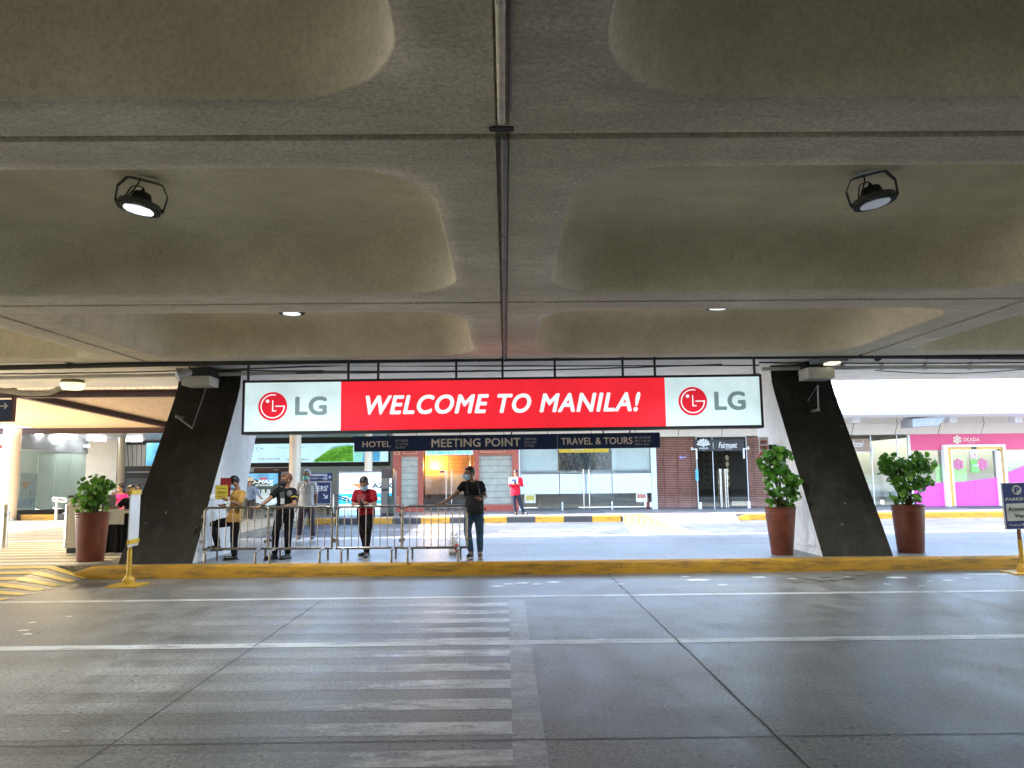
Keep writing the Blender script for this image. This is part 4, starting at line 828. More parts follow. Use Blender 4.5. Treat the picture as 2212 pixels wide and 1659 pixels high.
# grey-haired man in white
t, P, hx, k = person('grey-haired man in a white shirt and teal mask standing behind the barriers', jz(z2, head=(1530, 515), neck=(1532, 592), sh0=(1448, 625, 0), sh1=(1618, 625, 0), el0=(1425, 755, .05), wr0=(1412, 875, -.03), ha0=(1410, 950, -.06), el1=(1645, 750, .06), wr1=(1640, 870, .02), ha1=(1635, 940, 0),
    pel=(1532, 878), hip0=(1488, 905), hip1=(1580, 905), kn0=(1455, 1070, -.05), an0=(1440, 1225, .02), toe0=(1428, 1262, -.16), kn1=(1592, 1070, -.03), an1=(1605, 1230, .03), toe1=(1592, 1268, -.14)), 17.9, (R_(-18), R_(8)), c_wh, c_gry, sh_g, hair_g, skin_m=skin_l, mask=mk_g, body_yaw=R_(-8), sleeve=.72, tuck=False, flare=1.0)
card(t, 'id_badge', W(*z2(1520, 785), 17.72), Vector((1, 0, 0)), .12, .15, badge_m); m = MB(); m.tube([W(*z2(1500, 612), 17.78), W(*z2(1515, 680), 17.74), W(*z2(1520, 745), 17.73), W(*z2(1532, 680), 17.74), W(*z2(1562, 612), 17.78)], .006, 5); m.build('lanyard', M('lanyard', (.03, .035, .05), .7), t)
d = (P['wr1']-P['el1']).normalized(); MB().tube([P['wr1']-d*.03, P['wr1']-d*.005], .032, 12).build('wristwatch', steel_w, t)
# man in the red T-shirt with his phone
t, P, hx, k = person('man in a red T-shirt leaning on the barrier over his phone', jz(z3, head=(403, 618, -.12), neck=(415, 690, -.04), sh0=(312, 728, -.05), sh1=(512, 728, -.05), el0=(275, 862, -.12), wr0=(345, 868, -.34), ha0=(385, 845, -.38), el1=(530, 858, -.12), wr1=(455, 868, -.34), ha1=(405, 845, -.38),
    pel=(425, 960, .05), hip0=(378, 985, .05), hip1=(470, 985, .05), kn0=(385, 1180, .0), an0=(432, 1410, .1), toe0=(370, 1475, .0), kn1=(445, 1190, .02), an1=(432, 1430, -.02), toe1=(420, 1500, -.14)), 14.18, (R_(-8), R_(34)), c_red, c_dk, sh_s, hair_b, skin_m=skin_l, mask=mk_b, body_yaw=R_(4), sleeve=.62, flare=1.0)
q = W(*z3(378, 838), 13.78); o = card(None, 'mobile_phone', q, Vector((1, 0, 0)), .08, .15, M('phone shell', (.01, .01, .012), .25), .9, .01); tag(o, 'dark phone held in both hands by the man in the red T-shirt', 'phone')
card(t, 'shirt_print', W(*z3(368, 785), 14.0), Vector((1, 0, 0)), .15, .14, M('faded print', (.36, .07, .08), .8, .3, 30), -.08, .004)
d = (P['wr1']-P['el1']).normalized(); MB().tube([P['wr1']-d*.03, P['wr1']-d*.0], .033, 12).build('wristwatch', steel_w, t)
# man in the black T-shirt and jeans
t, P, hx, k = person('man in a black T-shirt and jeans gripping the end of the last barrier', jz(z3, head=(1650, 500), neck=(1690, 590), sh0=(1588, 625, -.03), sh1=(1788, 625, .03), el0=(1490, 735, -.06), wr0=(1360, 835, -.14), ha0=(1290, 870, -.16), el1=(1842, 770, .05), wr1=(1800, 800, -.18), ha1=(1770, 800, -.24),
    pel=(1708, 925), hip0=(1655, 960), hip1=(1762, 960), kn0=(1632, 1180, -.05), an0=(1672, 1410, .02), toe0=(1640, 1490, -.14), kn1=(1778, 1190, -.03), an1=(1780, 1410, .03), toe1=(1785, 1492, -.16)), 13.9, (R_(-55), R_(2)), c_blk, c_den, sh_s, hair_b, mask=mk_b, body_yaw=R_(-6), sleeve=.48)
bagm = M('black bag nylon', (.012, .011, .013), .6, .3, 12, bmp=.3); q = W(*z3(1712, 850), 13.72); bp = MB(); bp.box(q.x-.165, q.x+.165, q.y-.05, q.y+.12, q.z-.19, q.z+.14, .05); bp.box(q.x-.12, q.x+.12, q.y-.085, q.y-.02, q.z-.16, q.z+.0, .025); bg = thing('backpack', 'black backpack worn on the belly by the man in jeans', 'bag', tuple(q-Vector((0, 0, .17)))); bp.build('bag', bagm, bg, smooth=True)
m = MB(); m.tube([q+Vector((-.1, 0, .14)), P['sh0']+Vector((.05, -.09, .03)), P['sh0']+Vector((.08, .0, .08)), P['sh0']+Vector((.09, .12, -.05))], .014, 6); m.tube([q+Vector((.1, 0, .14)), P['sh1']+Vector((-.05, -.09, .03)), P['sh1']+Vector((-.08, .0, .08)), P['sh1']+Vector((-.09, .12, -.05))], .014, 6); m.build('strap', bagm, bg, smooth=True)
tag(MB().ell(q+Vector((.19, .02, -.1)), (.02, .02, .03), None, 8, 6).build('tassel', M('red cloth', (.5, .02, .02), .7)), 'small red tag dangling from the black backpack', 'tag')
# far man in the red jacket with a card
t, P, hx, k = person('man in a red jacket holding a white name card before the far shops', jz(z4, head=(262, 432), neck=(262, 458), sh0=(228, 475), sh1=(302, 475), el0=(216, 525, .02), wr0=(238, 516, -.25), ha0=(255, 508, -.3), el1=(314, 525, .02), wr1=(288, 518, -.25), ha1=(268, 512, -.3),
    pel=(262, 588), hip0=(246, 600), hip1=(280, 600), kn0=(250, 662, -.03), an0=(264, 738, .0), toe0=(262, 748, -.14), kn1=(298, 665), an1=(326, 738), toe1=(345, 748, -.08)), 28.9, (R_(-3), R_(25)), c_jkt, c_nvy, sh_b, hair_b, skin_m=skin_l, mask=None, sleeve=1.9, vox=.011, flare=1.06)
q = W(*z4(244, 484), 28.55); o = card(None, 'name_card', q, Vector((1, 0, 0)), .34, .22, ppr, .05, .008); tag(o, 'white printed card held by the man in the red jacket', 'card'); s_ = card(None, 'print', q+Vector((.02, -.008, 0)), Vector((1, 0, 0)), .18, .08, M('blue print', (.06, .09, .3), .6, .5, 30), .05, .004); s_.parent = o
q = W(*z4(258, 500), 28.45); tag(card(None, 'mobile_phone', q, Vector((1, 0, 0)), .08, .14, M('phone shell', (.01, .01, .012), .25), .6, .01), 'dark phone in the hands of the man in the red jacket', 'phone')
# woman in the straw hat, walking away to the right
straw = M('straw hat', (.62, .50, .32), .8, .15, 60, bmp=.3)
person('woman in a straw hat and blue-grey shirt walking behind the barriers', jz(z2, head=(866, 602), neck=(862, 645), sh0=(815, 665, .05), sh1=(915, 668, -.05), el0=(808, 730, .05), wr0=(815, 800, .0), ha0=(815, 830, -.02), el1=(950, 735, -.08), wr1=(985, 785, -.2), ha1=(1000, 795, -.25),
    pel=(865, 795), hip0=(840, 815), hip1=(890, 815), kn0=(830, 915, .05), an0=(838, 1025, .1), toe0=(865, 1050, .02), kn1=(875, 930, -.05), an1=(866, 1035, -.1), toe1=(900, 1055, -.2)), 27.0, (R_(35), R_(8)), c_chk, c_brn, sh_g, hair_b, sleeve=1.7, hat=straw, vox=.011, body_yaw=R_(25))
# people behind the table at the left
person('woman in a hot pink top standing behind the table at left', jz(zL, head=(1440, 822), neck=(1448, 885), sh0=(1402, 915, .08), sh1=(1492, 918, -.08), el0=(1390, 1005, .03), wr0=(1360, 915, -.25), ha0=(1345, 890, -.3), el1=(1500, 1010, -.1), wr1=(1450, 1085, -.2), ha1=(1420, 1090, -.25),
    pel=(1445, 1135), hip0=(1410, 1150), hip1=(1480, 1150), kn0=(1410, 1310), an0=(1410, 1460), toe0=(1405, 1480, -.15), kn1=(1480, 1310), an1=(1480, 1460), toe1=(1475, 1480, -.15)), 19.6, (R_(-75), R_(5)), c_pnk, c_dk, sh_b, hair_b, skin_m=skin_l, body_yaw=R_(-45), hair_len=.07, vox=.011, sleeve=.4)
person('man in dark clothes seated at the table behind the left pot, arm stretched left', jz(zL, head=(1562, 858), neck=(1562, 930), sh0=(1478, 970, -.05), sh1=(1620, 975, .1), el0=(1400, 1045, -.15), wr0=(1310, 1062, -.3), ha0=(1255, 1060, -.34), el1=(1600, 1090, -.05), wr1=(1500, 1085, -.3), ha1=(1440, 1085, -.35),
    pel=(1540, 1250, .1), hip0=(1500, 1270, .0), hip1=(1590, 1270, .1), kn0=(1420, 1265, -.4), an0=(1430, 1560, -.35), toe0=(1395, 1590, -.45), kn1=(1540, 1270, -.45), an1=(1530, 1570, -.4), toe1=(1490, 1595, -.5)), 16.2, (R_(-70), R_(14)), c_blk, c_blk, sh_b, hair_b, body_yaw=R_(-40), vox=.011, sleeve=.7)
person('dark-haired person half hidden by the edge of the left pier', jz(zL, head=(1650, 835), neck=(1660, 895), sh0=(1590, 930), sh1=(1720, 930), el0=(1580, 1030), wr0=(1590, 1110), ha0=(1592, 1150), el1=(1730, 1030), wr1=(1720, 1110), ha1=(1720, 1150),
    pel=(1655, 1130), hip0=(1620, 1150), hip1=(1690, 1150), kn0=(1620, 1320), an0=(1620, 1480), toe0=(1615, 1500, -.15), kn1=(1690, 1320), an1=(1690, 1480), toe1=(1688, 1500, -.15)), 19.2, (R_(-30), 0), c_blk, c_dk, sh_b, hair_b, vox=.013)
# bag of shopping on the pavement
q = G(981, 1196, KZ); bg = thing('plastic_bag', 'white plastic bag with red contents standing behind the last barrier', 'bag', (q.x, q.y, KZ)); m = MB(); m.lathe([(.09, .0), (.125, .04), (.12, .16), (.09, .25), (.05, .28)], n=14); o = m.build('bag', M('thin white plastic', (.66, .64, .62), .4, .12, 8), bg, smooth=True, local=True)
for v_ in o.data.vertices: v_.co += Vector((noise.noise(v_.co*14), noise.noise(v_.co*14+Vector((5, 0, 0))), 0))*.025
m = MB()
for s in (-1, 1): m.tube([(s*.03, 0, .26), (s*.07, 0, .32), (s*.045, 0, .37), (s*.02, .01, .33), (s*.01, 0, .27)], .012, 6)
m.build('handle', M('thin white plastic', (.66, .64, .62)), bg, smooth=True, local=True); MB().ell((.05, -.09, .11), (.06, .045, .09), None, 10, 7).build('red_packet', M('red packet', (.6, .04, .04), .5, .2), bg, smooth=True, local=True)
# ------------------------------------------------------------------ far side: row of shops under a white canopy
FY = 32.0; ZTOP = W(1106, 946.5, FY).z                      # underside of the fascia
white_p = M('white painted metal', (.70, .71, .72), .45, .06, 3); bfas = M('beige fascia panel', (.76, .71, .62), .55, .05, 2); darkj = M('dark joint', (.09, .085, .08), .7)
x_l = W(849, 1000, FY).x; x_e = 34.0
row = thing('shop_row', 'long low shop row with beige panelled fascia across the inner road', 'building', (8, FY, KZ))
zc0, zc1 = W(1990, 899, 29).z, W(1990, 875, 29).z; zm = ZTOP+.42; zt = ZTOP+1.15
m = MB(); m.add([(x, y, z) for x in (x_l, x_e) for y, z in ((FY-.05, ZTOP), (FY-.32, zm), (FY-.12, zt), (FY+.2, zt), (FY+.2, ZTOP))], [(i, (i+1) % 5, 5+(i+1) % 5, 5+i) for i in range(5)]+[(0, 1, 2, 3, 4), (9, 8, 7, 6, 5)]).mat(1); k = 0; x = W(1464, 940, FY).x-1.81*8
while x < x_e:
    if x > x_l+.1: m.add([(x+a, y-.006, z) for a in (-.012, .012) for y, z in ((FY-.05, ZTOP+.005), (FY-.32, zm), (FY-.12, zt))], [(0, 1, 4, 3), (1, 2, 5, 4)])
    x += 1.81
m.build('fascia', [bfas, darkj], row)
cx0 = x_l+.3; m = MB(); pr = [(29.0, zc0+.08), (28.86, zc0+.30), (28.95, zc1), (29.6, zc1+.25), (31.9, zc1+.35), (31.9, zc0+.25), (29.6, zc0)]; n = len(pr)
m.add([(x, y, z) for x in (cx0, x_e) for y, z in pr], [(i, (i+1) % n, n+(i+1) % n, n+i) for i in range(n)]+[tuple(range(n)), tuple(range(2*n-1, n-1, -1))]); m.mat(1); x = cx0+.4
while x < x_e: m.add([(x+a+dx, y-.012, z+.004) for a in (-.018, .018) for y, z, dx in ((29.0, zc0+.08, 0), (28.86, zc0+.30, 0), (28.95, zc1, 0), (29.6, zc1+.25, .05))], [(0, 1, 5, 4), (1, 2, 6, 5), (2, 3, 7, 6)]); x += 1.6
m.build('canopy', [white_p, M('canopy rib', (.36, .38, .45), .5)], row)
m = MB(); m.box(x_l, x_e, FY+.2, 40, zt-.3, zt+.5); m.build('roof_slab', M('roof felt', (.3, .29, .28), .8), row)
m = MB(); m.box(x_l, x_l+.12, FY+.01, 40, KZ, zt-.3); m.box(x_l, x_e, 39.9, 40, KZ, zt-.3); m.box(x_e-.1, x_e, FY+.2, 39.9, KZ, zt-.3); m.build('wall', M('shop wall plaster', (.50, .47, .42), .8, .1), row)
m = MB(); m.box(x_l+.12, x_e-.1, FY+.2, 39.9, ZTOP+.12, ZTOP+.2); m.build('ceiling', M('shop ceiling', (.55, .54, .5), .8), row)
for px in (1848, 1972+84, 2197): x0, x1, q0, q1 = RC(px-8, 903, px+8, 913, 30.4); tag(MB().box(x0, x1, 30.3, 30.7, q0, zc0+.2).build('downlight', white_p), {1848: 'white downlight under the canopy just right of the dark pier', 2056: 'white downlight under the canopy above the pink shop sign', 2197: 'white downlight under the canopy at the right edge'}[px], 'lamp', 'downlights under the canopy')
a, b = W(2000, 909, 29.7), W(1972, 909, 29.7); t = thing('air_duct', 'grey tapered air duct hanging under the canopy left of the pink shop sign', 'duct', (a.x, 29.7, 3.6)); c0 = [W(*z5(x, y), 29.7) for x, y in ((1167, 462), (1410, 440), (1340, 505), (1170, 518))]
m = MB(); m.prism([(q.x, q.z) for q in c0], 29.5, 30.4); m.box(c0[0].x, c0[1].x, 29.9, 30.2, c0[0].z-.02, c0[0].z+.3); m.build('duct', M('galvanised duct', (.30, .32, .36), .4, .15, 6, metal=.4), t)

clear = glass_mat('shop glass', (.92, .96, .95), .08); tint = glass_mat('tinted shop glass', (.50, .52, .5), .16)
steel = M('polished steel', (.62, .63, .64), .22, .1, 10, metal=.9); frost = M('frosted film', (.64, .72, .74), .5, .05, 3); inner_ = M('shop interior wall', (.40, .37, .31), .8, .12, 1.5)
def shop(name, label, px0, px1): a, b = W(px0, 1020, FY).x, W(px1, 1020, FY).x; return thing(name, label, 'shop', ((a+b)/2, FY, KZ), group='shops under the canopy'), a, b
def handle(parent, zf, zx, y0, y1):
    a, b = W(*zf(zx, y0), FY-.08), W(*zf(zx, y1), FY-.08); m = MB(); m.tube([(a.x, FY-.1, a.z), (a.x, FY-.1, max(b.z, KZ+.04))], .022, 8)
    for f in (.1, .9): z = a.z+(b.z-a.z)*f; m.tube([(a.x, FY-.1, z), (a.x, FY-.0, z)], .012, 6)
    m.build('door_handle', steel, parent, smooth=True)
def pane(parent, x0, x1, z0, z1, mat, y=FY, name='window'): return MB().box(x0, x1, y, y+.02, z0, z1).build(name, mat, parent)
# 1 brick-red hotel desk
t, a, b = shop('hotel_desk_shop', 'brick-red shop front with a green-lettered hotel sign over glass doors', 848.7, 1120); red = M('brick red paint', (.40, .095, .06), .5, .14, 4); gold = M('gold line', (.70, .42, .22), .5)
m = MB(); xx = lambda q: W(*z3(q, 600), FY).x; xq = lambda q: W(*z4(q, 450), FY).x
zb1, zb0 = W(*z3(900, 875), FY).z, KZ; zh = W(*z3(900, 285), FY).z
for u, v_ in ((745, 842), (1045, 1107), (1715, 1768)): m.box(xx(u), xx(v_), FY-.06, FY+.1, KZ, ZTOP)
m.box(xq(236), xq(287), FY-.06, FY+.1, KZ, ZTOP); m.box(xx(842), xx(1045), FY-.05, FY+.08, zh, ZTOP); m.box(xx(1768), xq(236), FY-.05, FY+.08, zh, ZTOP); m.box(xx(1107), xx(1715), FY-.05, FY+.08, ZTOP-.08, ZTOP)
m.box(xx(842), xx(1045), FY-.05, FY+.08, KZ, zb1); m.box(xx(1768), xq(236), FY-.05, FY+.08, KZ, zb1); m.build('frame', red, t)
def outline(m, x0, x1, z0, z1, y, w_=.025):
    m.box(x0, x1, y, y+.012, z1-w_, z1); m.box(x0, x1, y, y+.012, z0, z0+w_); m.box(x0, x0+w_, y, y+.012, z0+w_, z1-w_); m.box(x1-w_, x1, y, y+.012, z0+w_, z1-w_)
m = MB(); za = lambda y: W(*z3(1400, y), FY).z
for u, v_, y0, y1 in ((758, 815, 765, 865), (760, 825, 230, 268), (870, 1030, 200, 262), (1790, 2085, 210, 250)): outline(m, xx(u), xx(v_), za(y1), za(y0), FY-.074)
m.build('gold_lines', gold, t)
shutter = stripe_mat('shutter slats', (.72, .69, .60), (.45, .42, .36), (0, 0, 1), .26, .86, .5)
for u0, u1 in ((xx(842), xx(1045)), (xx(1768), xq(236))):
    pane(t, u0, u1, zb1, zh, glass_mat('display glass', (.95, .97, .96), .03)); pane(t, u0, u1, zb1, zh, shutter, FY+.12, 'blind')
pane(t, xx(1107), xx(1715), KZ, ZTOP-.08, clear, FY, 'glass_door'); m = MB(); m.box((xx(1107)+xx(1715))/2-.012, (xx(1107)+xx(1715))/2+.012, FY-.004, FY+.024, KZ, ZTOP-.08); m.build('door_gap', darkj, t)
handle(t, z3, 1378, 460, 850); handle(t, z3, 1442, 460, 850)
x0, x1 = xx(1130), xx(1700); q1, q0 = za(205), za(277); pane(t, x0, x1, q0, q1, M('sign white', (.66, .70, .72), .4), FY-.05, 'name_board'); text('THE MANILA HOTEL', x0+.06, x1-.06, za(266), za(228), FY-.05, glow('green letters', (.05, .62, .38), .6), t, bold=.03)
m = MB()
for u in (1195, 1665): m.tube([(xx(u), FY-.03, q0), (xx(u), FY-.03, za(450 if u < 1300 else 400))], .012, 6)
m.build('stay_rods', steel, t)
wood = stripe_mat('warm wood wall', (.50, .24, .09), (.36, .15, .06), (0, 0, 1), .17, .85, .5); m = MB(); m.box(xx(1080), xx(1768), FY+1.5, FY+1.55, za(500), ZTOP); m.build('wood_wall', wood, t); m = MB(); m.box(xx(1080), xx(1768), FY+1.5, FY+1.55, za(750), za(500)); m.build('inner_wall', M('mauve inner wall', (.42, .37, .36), .7), t)
m = MB(); m.box(xx(1080), xx(1768), FY+1.3, FY+1.5, KZ, za(750)); m.build('counter', M('dark counter', (.06, .05, .05), .5, .3), t)
x0, x1 = xx(1140), xx(1272); MB().box(x0, x1, FY+.9, FY+1.3, za(515), za(452)).build('lamp_shade', glow('warm lamp shade', (1, .62, .12), .9), t); L = bpy.data.lights.new('shade_light', 'POINT'); L.energy = 22; L.color = (1, .6, .2); L.shadow_soft_size = .15; lo = bpy.data.objects.new('shade_light', L); COL.objects.link(lo); lo.parent = t; lo.location = Vector(((x0+x1)/2, FY+1.1, za(400)))-t.location
x0, x1 = xx(1300), xx(1365); pane(t, x0, x1, za(490), za(458), M('sticker', (.6, .58, .56), .4), FY-.012, 'sticker'); pane(t, x0+.03, x1-.03, za(485), za(463), M('sticker red', (.2, .01, .03), .4), FY-.02, 'sticker_print')
# 2 pale glass shop
t, a, b = shop('glass_shop', 'wide pale glass shop with frosted lower panes, dark branch pattern and steel handles', 1120, 1413); xx = xq; za = lambda y: W(*z4(800, y), FY).z
m = MB(); m.box(xx(287), xx(300), FY-.05, FY+.1, KZ, ZTOP); m.box(xx(1335), xx(1378), FY-.05, FY+.12, KZ, ZTOP); m.box(xx(300), xx(1335), FY-.02, FY+.06, ZTOP-.05, ZTOP); m.build('frame', M('pale metal frame', (.60, .66, .68), .4, .06), t)
gl = glass_mat('pale glass', (.94, .98, .98), .07)
for u0, u1 in ((300, 607), (610, 816), (819, 1022), (1025, 1335)): pane(t, xx(u0), xx(u1), KZ, ZTOP-.05, gl, FY, 'glass_pane')
for u0, u1 in ((300, 607), (610, 816), (819, 1022), (1025, 1335)): pane(t, xx(u0)+.01, xx(u1)-.01, za(590), za(434), frost, FY-.023, 'frosted_band')
m = MB()
for y in (412, 424, 566, 578): m.box(xx(302), xx(1333), FY+.028, FY+.04, za(y)-.012, za(y)+.012)
m.build('film_lines', M('white film line', (.7, .74, .74), .5), t)
for u0, u1 in ((300, 605), (1025, 1335)): pane(t, xx(u0)+.02, xx(u1)-.02, za(405), ZTOP-.06, M('roller blind', (.74, .74, .70), .8, .05), FY+.12, 'blind')
rr = random.Random(8); m = MB(); X0, X1, Z0, Z1 = xx(610), xx(1022), za(404), za(262)
for i in range(30):
    u = X0+(X1-X0)*(i+.5)/30+rr.uniform(-.1, .1); v_ = u+rr.uniform(-.45, .45); m.tube([(max(X0, min(X1, u)), FY+.04, Z0), (max(X0, min(X1, v_)), FY+.04, Z1)], rr.uniform(.012, .03), 5)
for i in range(22):
    z = rr.uniform(Z0, Z1); u = rr.uniform(X0, X1-.6); m.tube([(u, FY+.045, z), (u+rr.uniform(.4, .6), FY+.045, max(Z0, min(Z1, z+rr.uniform(-.35, .35))))], .011, 5)
m.build('branch_pattern', M('dark lattice', (.05, .055, .06), .6), t)
q1, q0 = za(215), za(266); pane(t, xx(608), xx(1003), q0, q1, M('mustard board', (.50, .36, .02), .5), FY-.03, 'name_board'); text('HOTEL & RESORTS', xx(700), xx(805), za(247), za(238), FY-.03, M('sign white', (.66, .70, .72)), t); 
handle(t, z4, 797, 398, 718); handle(t, z4, 841, 398, 718)
m = MB(); m.box(xx(287), xx(1378), FY+3.0, FY+3.05, KZ, ZTOP+.1); m.build('back_wall', M('pale back wall', (.76, .78, .77), .8, .06), t)
m = MB(); m.box(xx(450), xx(790), FY+2.0, FY+2.6, KZ, za(600)); m.build('counter', M('pale counter', (.45, .47, .47), .5, .1), t)
for u, col, lab in ((370, (.62, .60, .5), 'notice_board'), (1250, (.66, .64, .55), 'notice_board')): pane(t, xx(u-40), xx(u+48), za(662), za(592), M('notice %d' % u, col, .5), FY-.012, lab); pane(t, xx(u-30), xx(u+38), za(640 if u < 500 else 630), za(600), M('notice print %d' % u, (.5, .42, .1) if u < 500 else (.45, .2, .14), .5, .4, 12), FY-.018, 'notice_print')
x = xx(1318); e = thing('fire_extinguisher', 'red fire extinguisher standing inside the pale glass shop at right', 'extinguisher', (x, FY+.4, KZ)); m = MB(); m.lathe([(.07, 0), (.08, .03), (.08, .42), (.03, .5), (.025, .56)], n=14); m.build('cylinder', M('extinguisher red', (.5, .02, .02), .3), e, smooth=True, local=True); MB().tube([(0, 0, .52), (.09, 0, .5), (.1, 0, .25)], .012, 6).build('hose', dk, e, local=True)
m = MB()
for u in (628, 1020): m.box(xx(u)-.03, xx(u)+.03, FY-.03, FY-.002, KZ, za(655))
m.build('door_pivots', white_p, t)
# 3 slatted shop with twin hotel names
t, a, b = shop('slatted_shop', 'shop front of red-brown wooden blinds round dark glass doors under a charcoal sign', 1413, 1662); zz = lambda y: W(*zF(700, y), FY).z; xf = lambda q: W(*zF(q, 700), FY).x
bl = stripe_mat('wooden blind', (.50, .22, .15), (.07, .03, .02), (0, 0, 1), .072, .62, .5, .1)
for u0, u1 in ((xq(1378), xf(385)), (xf(1180), xf(1580))):
    pane(t, u0, u1, KZ, ZTOP-.03, glass_mat('blind glass', (.97, .97, .97), .05), FY, 'window'); pane(t, u0, u1, KZ+.02, ZTOP-.03, bl, FY+.12, 'blind')
    m = MB(); k = max(2, int((u1-u0)/.55))
    for i in range(k): x = u0+(u1-u0)*(i+.6)/k; m.box(x-.012, x+.012, FY+.105, FY+.118, KZ+.02, ZTOP-.03)
    m.build('blind_tape', M('blind tape', (.22, .06, .035), .7), t)
pane(t, xf(385), xf(1180), KZ, ZTOP-.03, tint, FY, 'glass_door'); m = MB()
for u in (385, 640, 1180): m.box(xf(u)-.015, xf(u)+.015, FY-.006, FY+.03, KZ, ZTOP-.03)
m.box(xf(385), xf(1180), FY-.005, FY+.03, ZTOP-.03, ZTOP); m.build('frame', M('pale metal frame', (.60, .66, .68)), t)
for u in (728, 745, 810, 838): handle(t, zF, u+8, 628, 1255)
x0, x1 = xf(350), xf(1140); pane(t, x0, x1, zz(345), zz(165), M('charcoal board', (.03, .032, .036), .5), FY-.04, 'name_board'); sw = M('sign white', (.66, .70, .72))
text('RAFFLES', xf(428), xf(568), zz(312), zz(288), FY-.04, sw, t, bold=.03); text('MAKATI', xf(472), xf(522), zz(333), zz(323), FY-.04, sw, t); text('Fairmont', xf(735), xf(1030), zz(302), zz(205), FY-.04, sw, t, bold=.022, shear=.3); text('MAKATI', xf(842), xf(940), zz(322), zz(308), FY-.04, sw, t, bold=.02)
m = MB(); cx, cz = xf(494), zz(262)
for i in range(7): an = R_(-80+i*160/6); m.prism([(cx, cz-.02), (cx+.26*math.sin(an-.18), cz+.04+.24*math.cos(an-.18)), (cx+.28*math.sin(an), cz+.04+.27*math.cos(an)), (cx+.26*math.sin(an+.18), cz+.04+.24*math.cos(an+.18))], FY-.047, FY-.042)
m.prism([(cx-.03, cz), (cx+.03, cz), (cx+.012, zz(280)), (cx-.012, zz(280))], FY-.047, FY-.0415); m.build('palm_emblem', sw, t); m = MB(); m.box(xf(648)-.008, xf(648)+.008, FY-.046, FY-.0405, zz(312), zz(208)); m.build('sign_divider', sw, t)
for u, s in ((340, 1), (1165, -1)): m = MB(); m.box(xf(u)-.13, xf(u)+.13, FY-.09, FY-.06, zz(325), zz(305)); m.box(xf(u+s*38)-.03, xf(u+s*38)+.03, FY-.091, FY-.061, zz(470), zz(306)); m.box(xf(u-s*35)-.03, xf(u-s*35)+.03, FY-.091, FY-.061, zz(306), zz(280)); m.build('door_pivot', white_p, t)
for u in (412, 1178): MB().box(xf(u)-.05, xf(u)+.05, FY-.06, FY-.01, KZ, zz(1150)).build('door_stop', white_p, t)
m = MB(); m.box(xf(360), xf(1200), FY+2.6, FY+2.65, KZ, ZTOP); m.build('inner_wall', M('dark red inner wall', (.07, .015, .012), .5, .25, 6), t)
m = MB()
for i in range(4):
    for j in range(6):
        cx, cz, r = xf(760+i*112), zz(385+j*105), .19
        if j < 5: outr = disc(20); m.add([(cx+r*x, FY+2.2, cz+r*z) for x, z in outr]+[(cx+(.1 if (i+j) % 2 == 0 else .155)*x, FY+2.2, cz+(.1 if (i+j) % 2 == 0 else .155)*z) for x, z in outr], [(q, (q+1) % 20, 20+(q+1) % 20, 20+q) for q in range(20)])
m.build('ring_screen', M('ring screen', (.30, .26, .20), .5, .15), t)
for j in range(5): MB().ell((xf(1052), FY+1.7, zz(440+j*110)), (.075, .07, .12), None, 10, 7).build('pendant_lamp', glow('pendant glow', (1, .9, .72), 1.3), t)
pane(t, xf(352), xf(400), zz(812), zz(632), M('poster blue', (.1, .42, .6), .5, .3, 8), FY-.03, 'poster')
text('Spot', xf(110), xf(215), zz(462), zz(422), FY-.004, glow('blue neon', (.35, .38, .85), .8), t, bold=.01, shear=.2)
# 4 hotel glass right of the pier
t, a, b = shop('hotel_lounge_shop', 'dim glass hotel lounge front with a script Hotel board right of the dark pier', 1662, 1964); za = lambda y: W(*zR(600, y), FY).z; xx = lambda q: W(*zR(q, 600), FY).x
u0 = xf(1582); pane(t, u0, xx(845), KZ, ZTOP-.02, glass_mat('lounge glass', (.85, .85, .78), .1), FY, 'window'); m = MB()
for q in (410, 722, 860): m.box(xx(q)-.02, xx(q)+.02, FY-.006, FY+.03, KZ, ZTOP-.02)
m.box(xx(846), xx(876), FY-.04, FY+.1, KZ, ZTOP-.02); m.build('frame', white_p, t)
pane(t, u0, xx(392), za(385), za(232), M('taupe board', (.30, .215, .165), .6), FY-.04, 'name_board'); text('Hotel', xx(150), xx(320), za(330), za(255), FY-.04, sw, t, bold=.01, shear=.35); text('MANILA', xx(205), xx(235), za(370), za(352), FY-.04, sw, t)
m = MB(); m.box(u0, xx(392), FY-.05, FY-.041, za(392), za(385)); m.box(xx(412), xx(462), FY-.06, FY-.04, za(352), za(328)); m.box(xx(408), xx(424), FY-.06, FY-.04, za(455), za(352)); m.build('fittings', white_p, t)
m = MB(); m.box(u0, xx(860), FY+3, FY+3.05, KZ, ZTOP); m.build('back_wall', M('olive back wall', (.52, .47, .36), .8, .1), t); m = MB(); m.box(xx(340), xx(700), FY+1.6, FY+2.1, KZ, za(790)); m.build('counter', M('white counter', (.58, .58, .54), .5), t); m = MB(); m.box(xx(350), xx(690), FY+1.58, FY+2.12, za(760), za(710)); m.build('green_band', M('green band', (.12, .4, .14), .5), t)
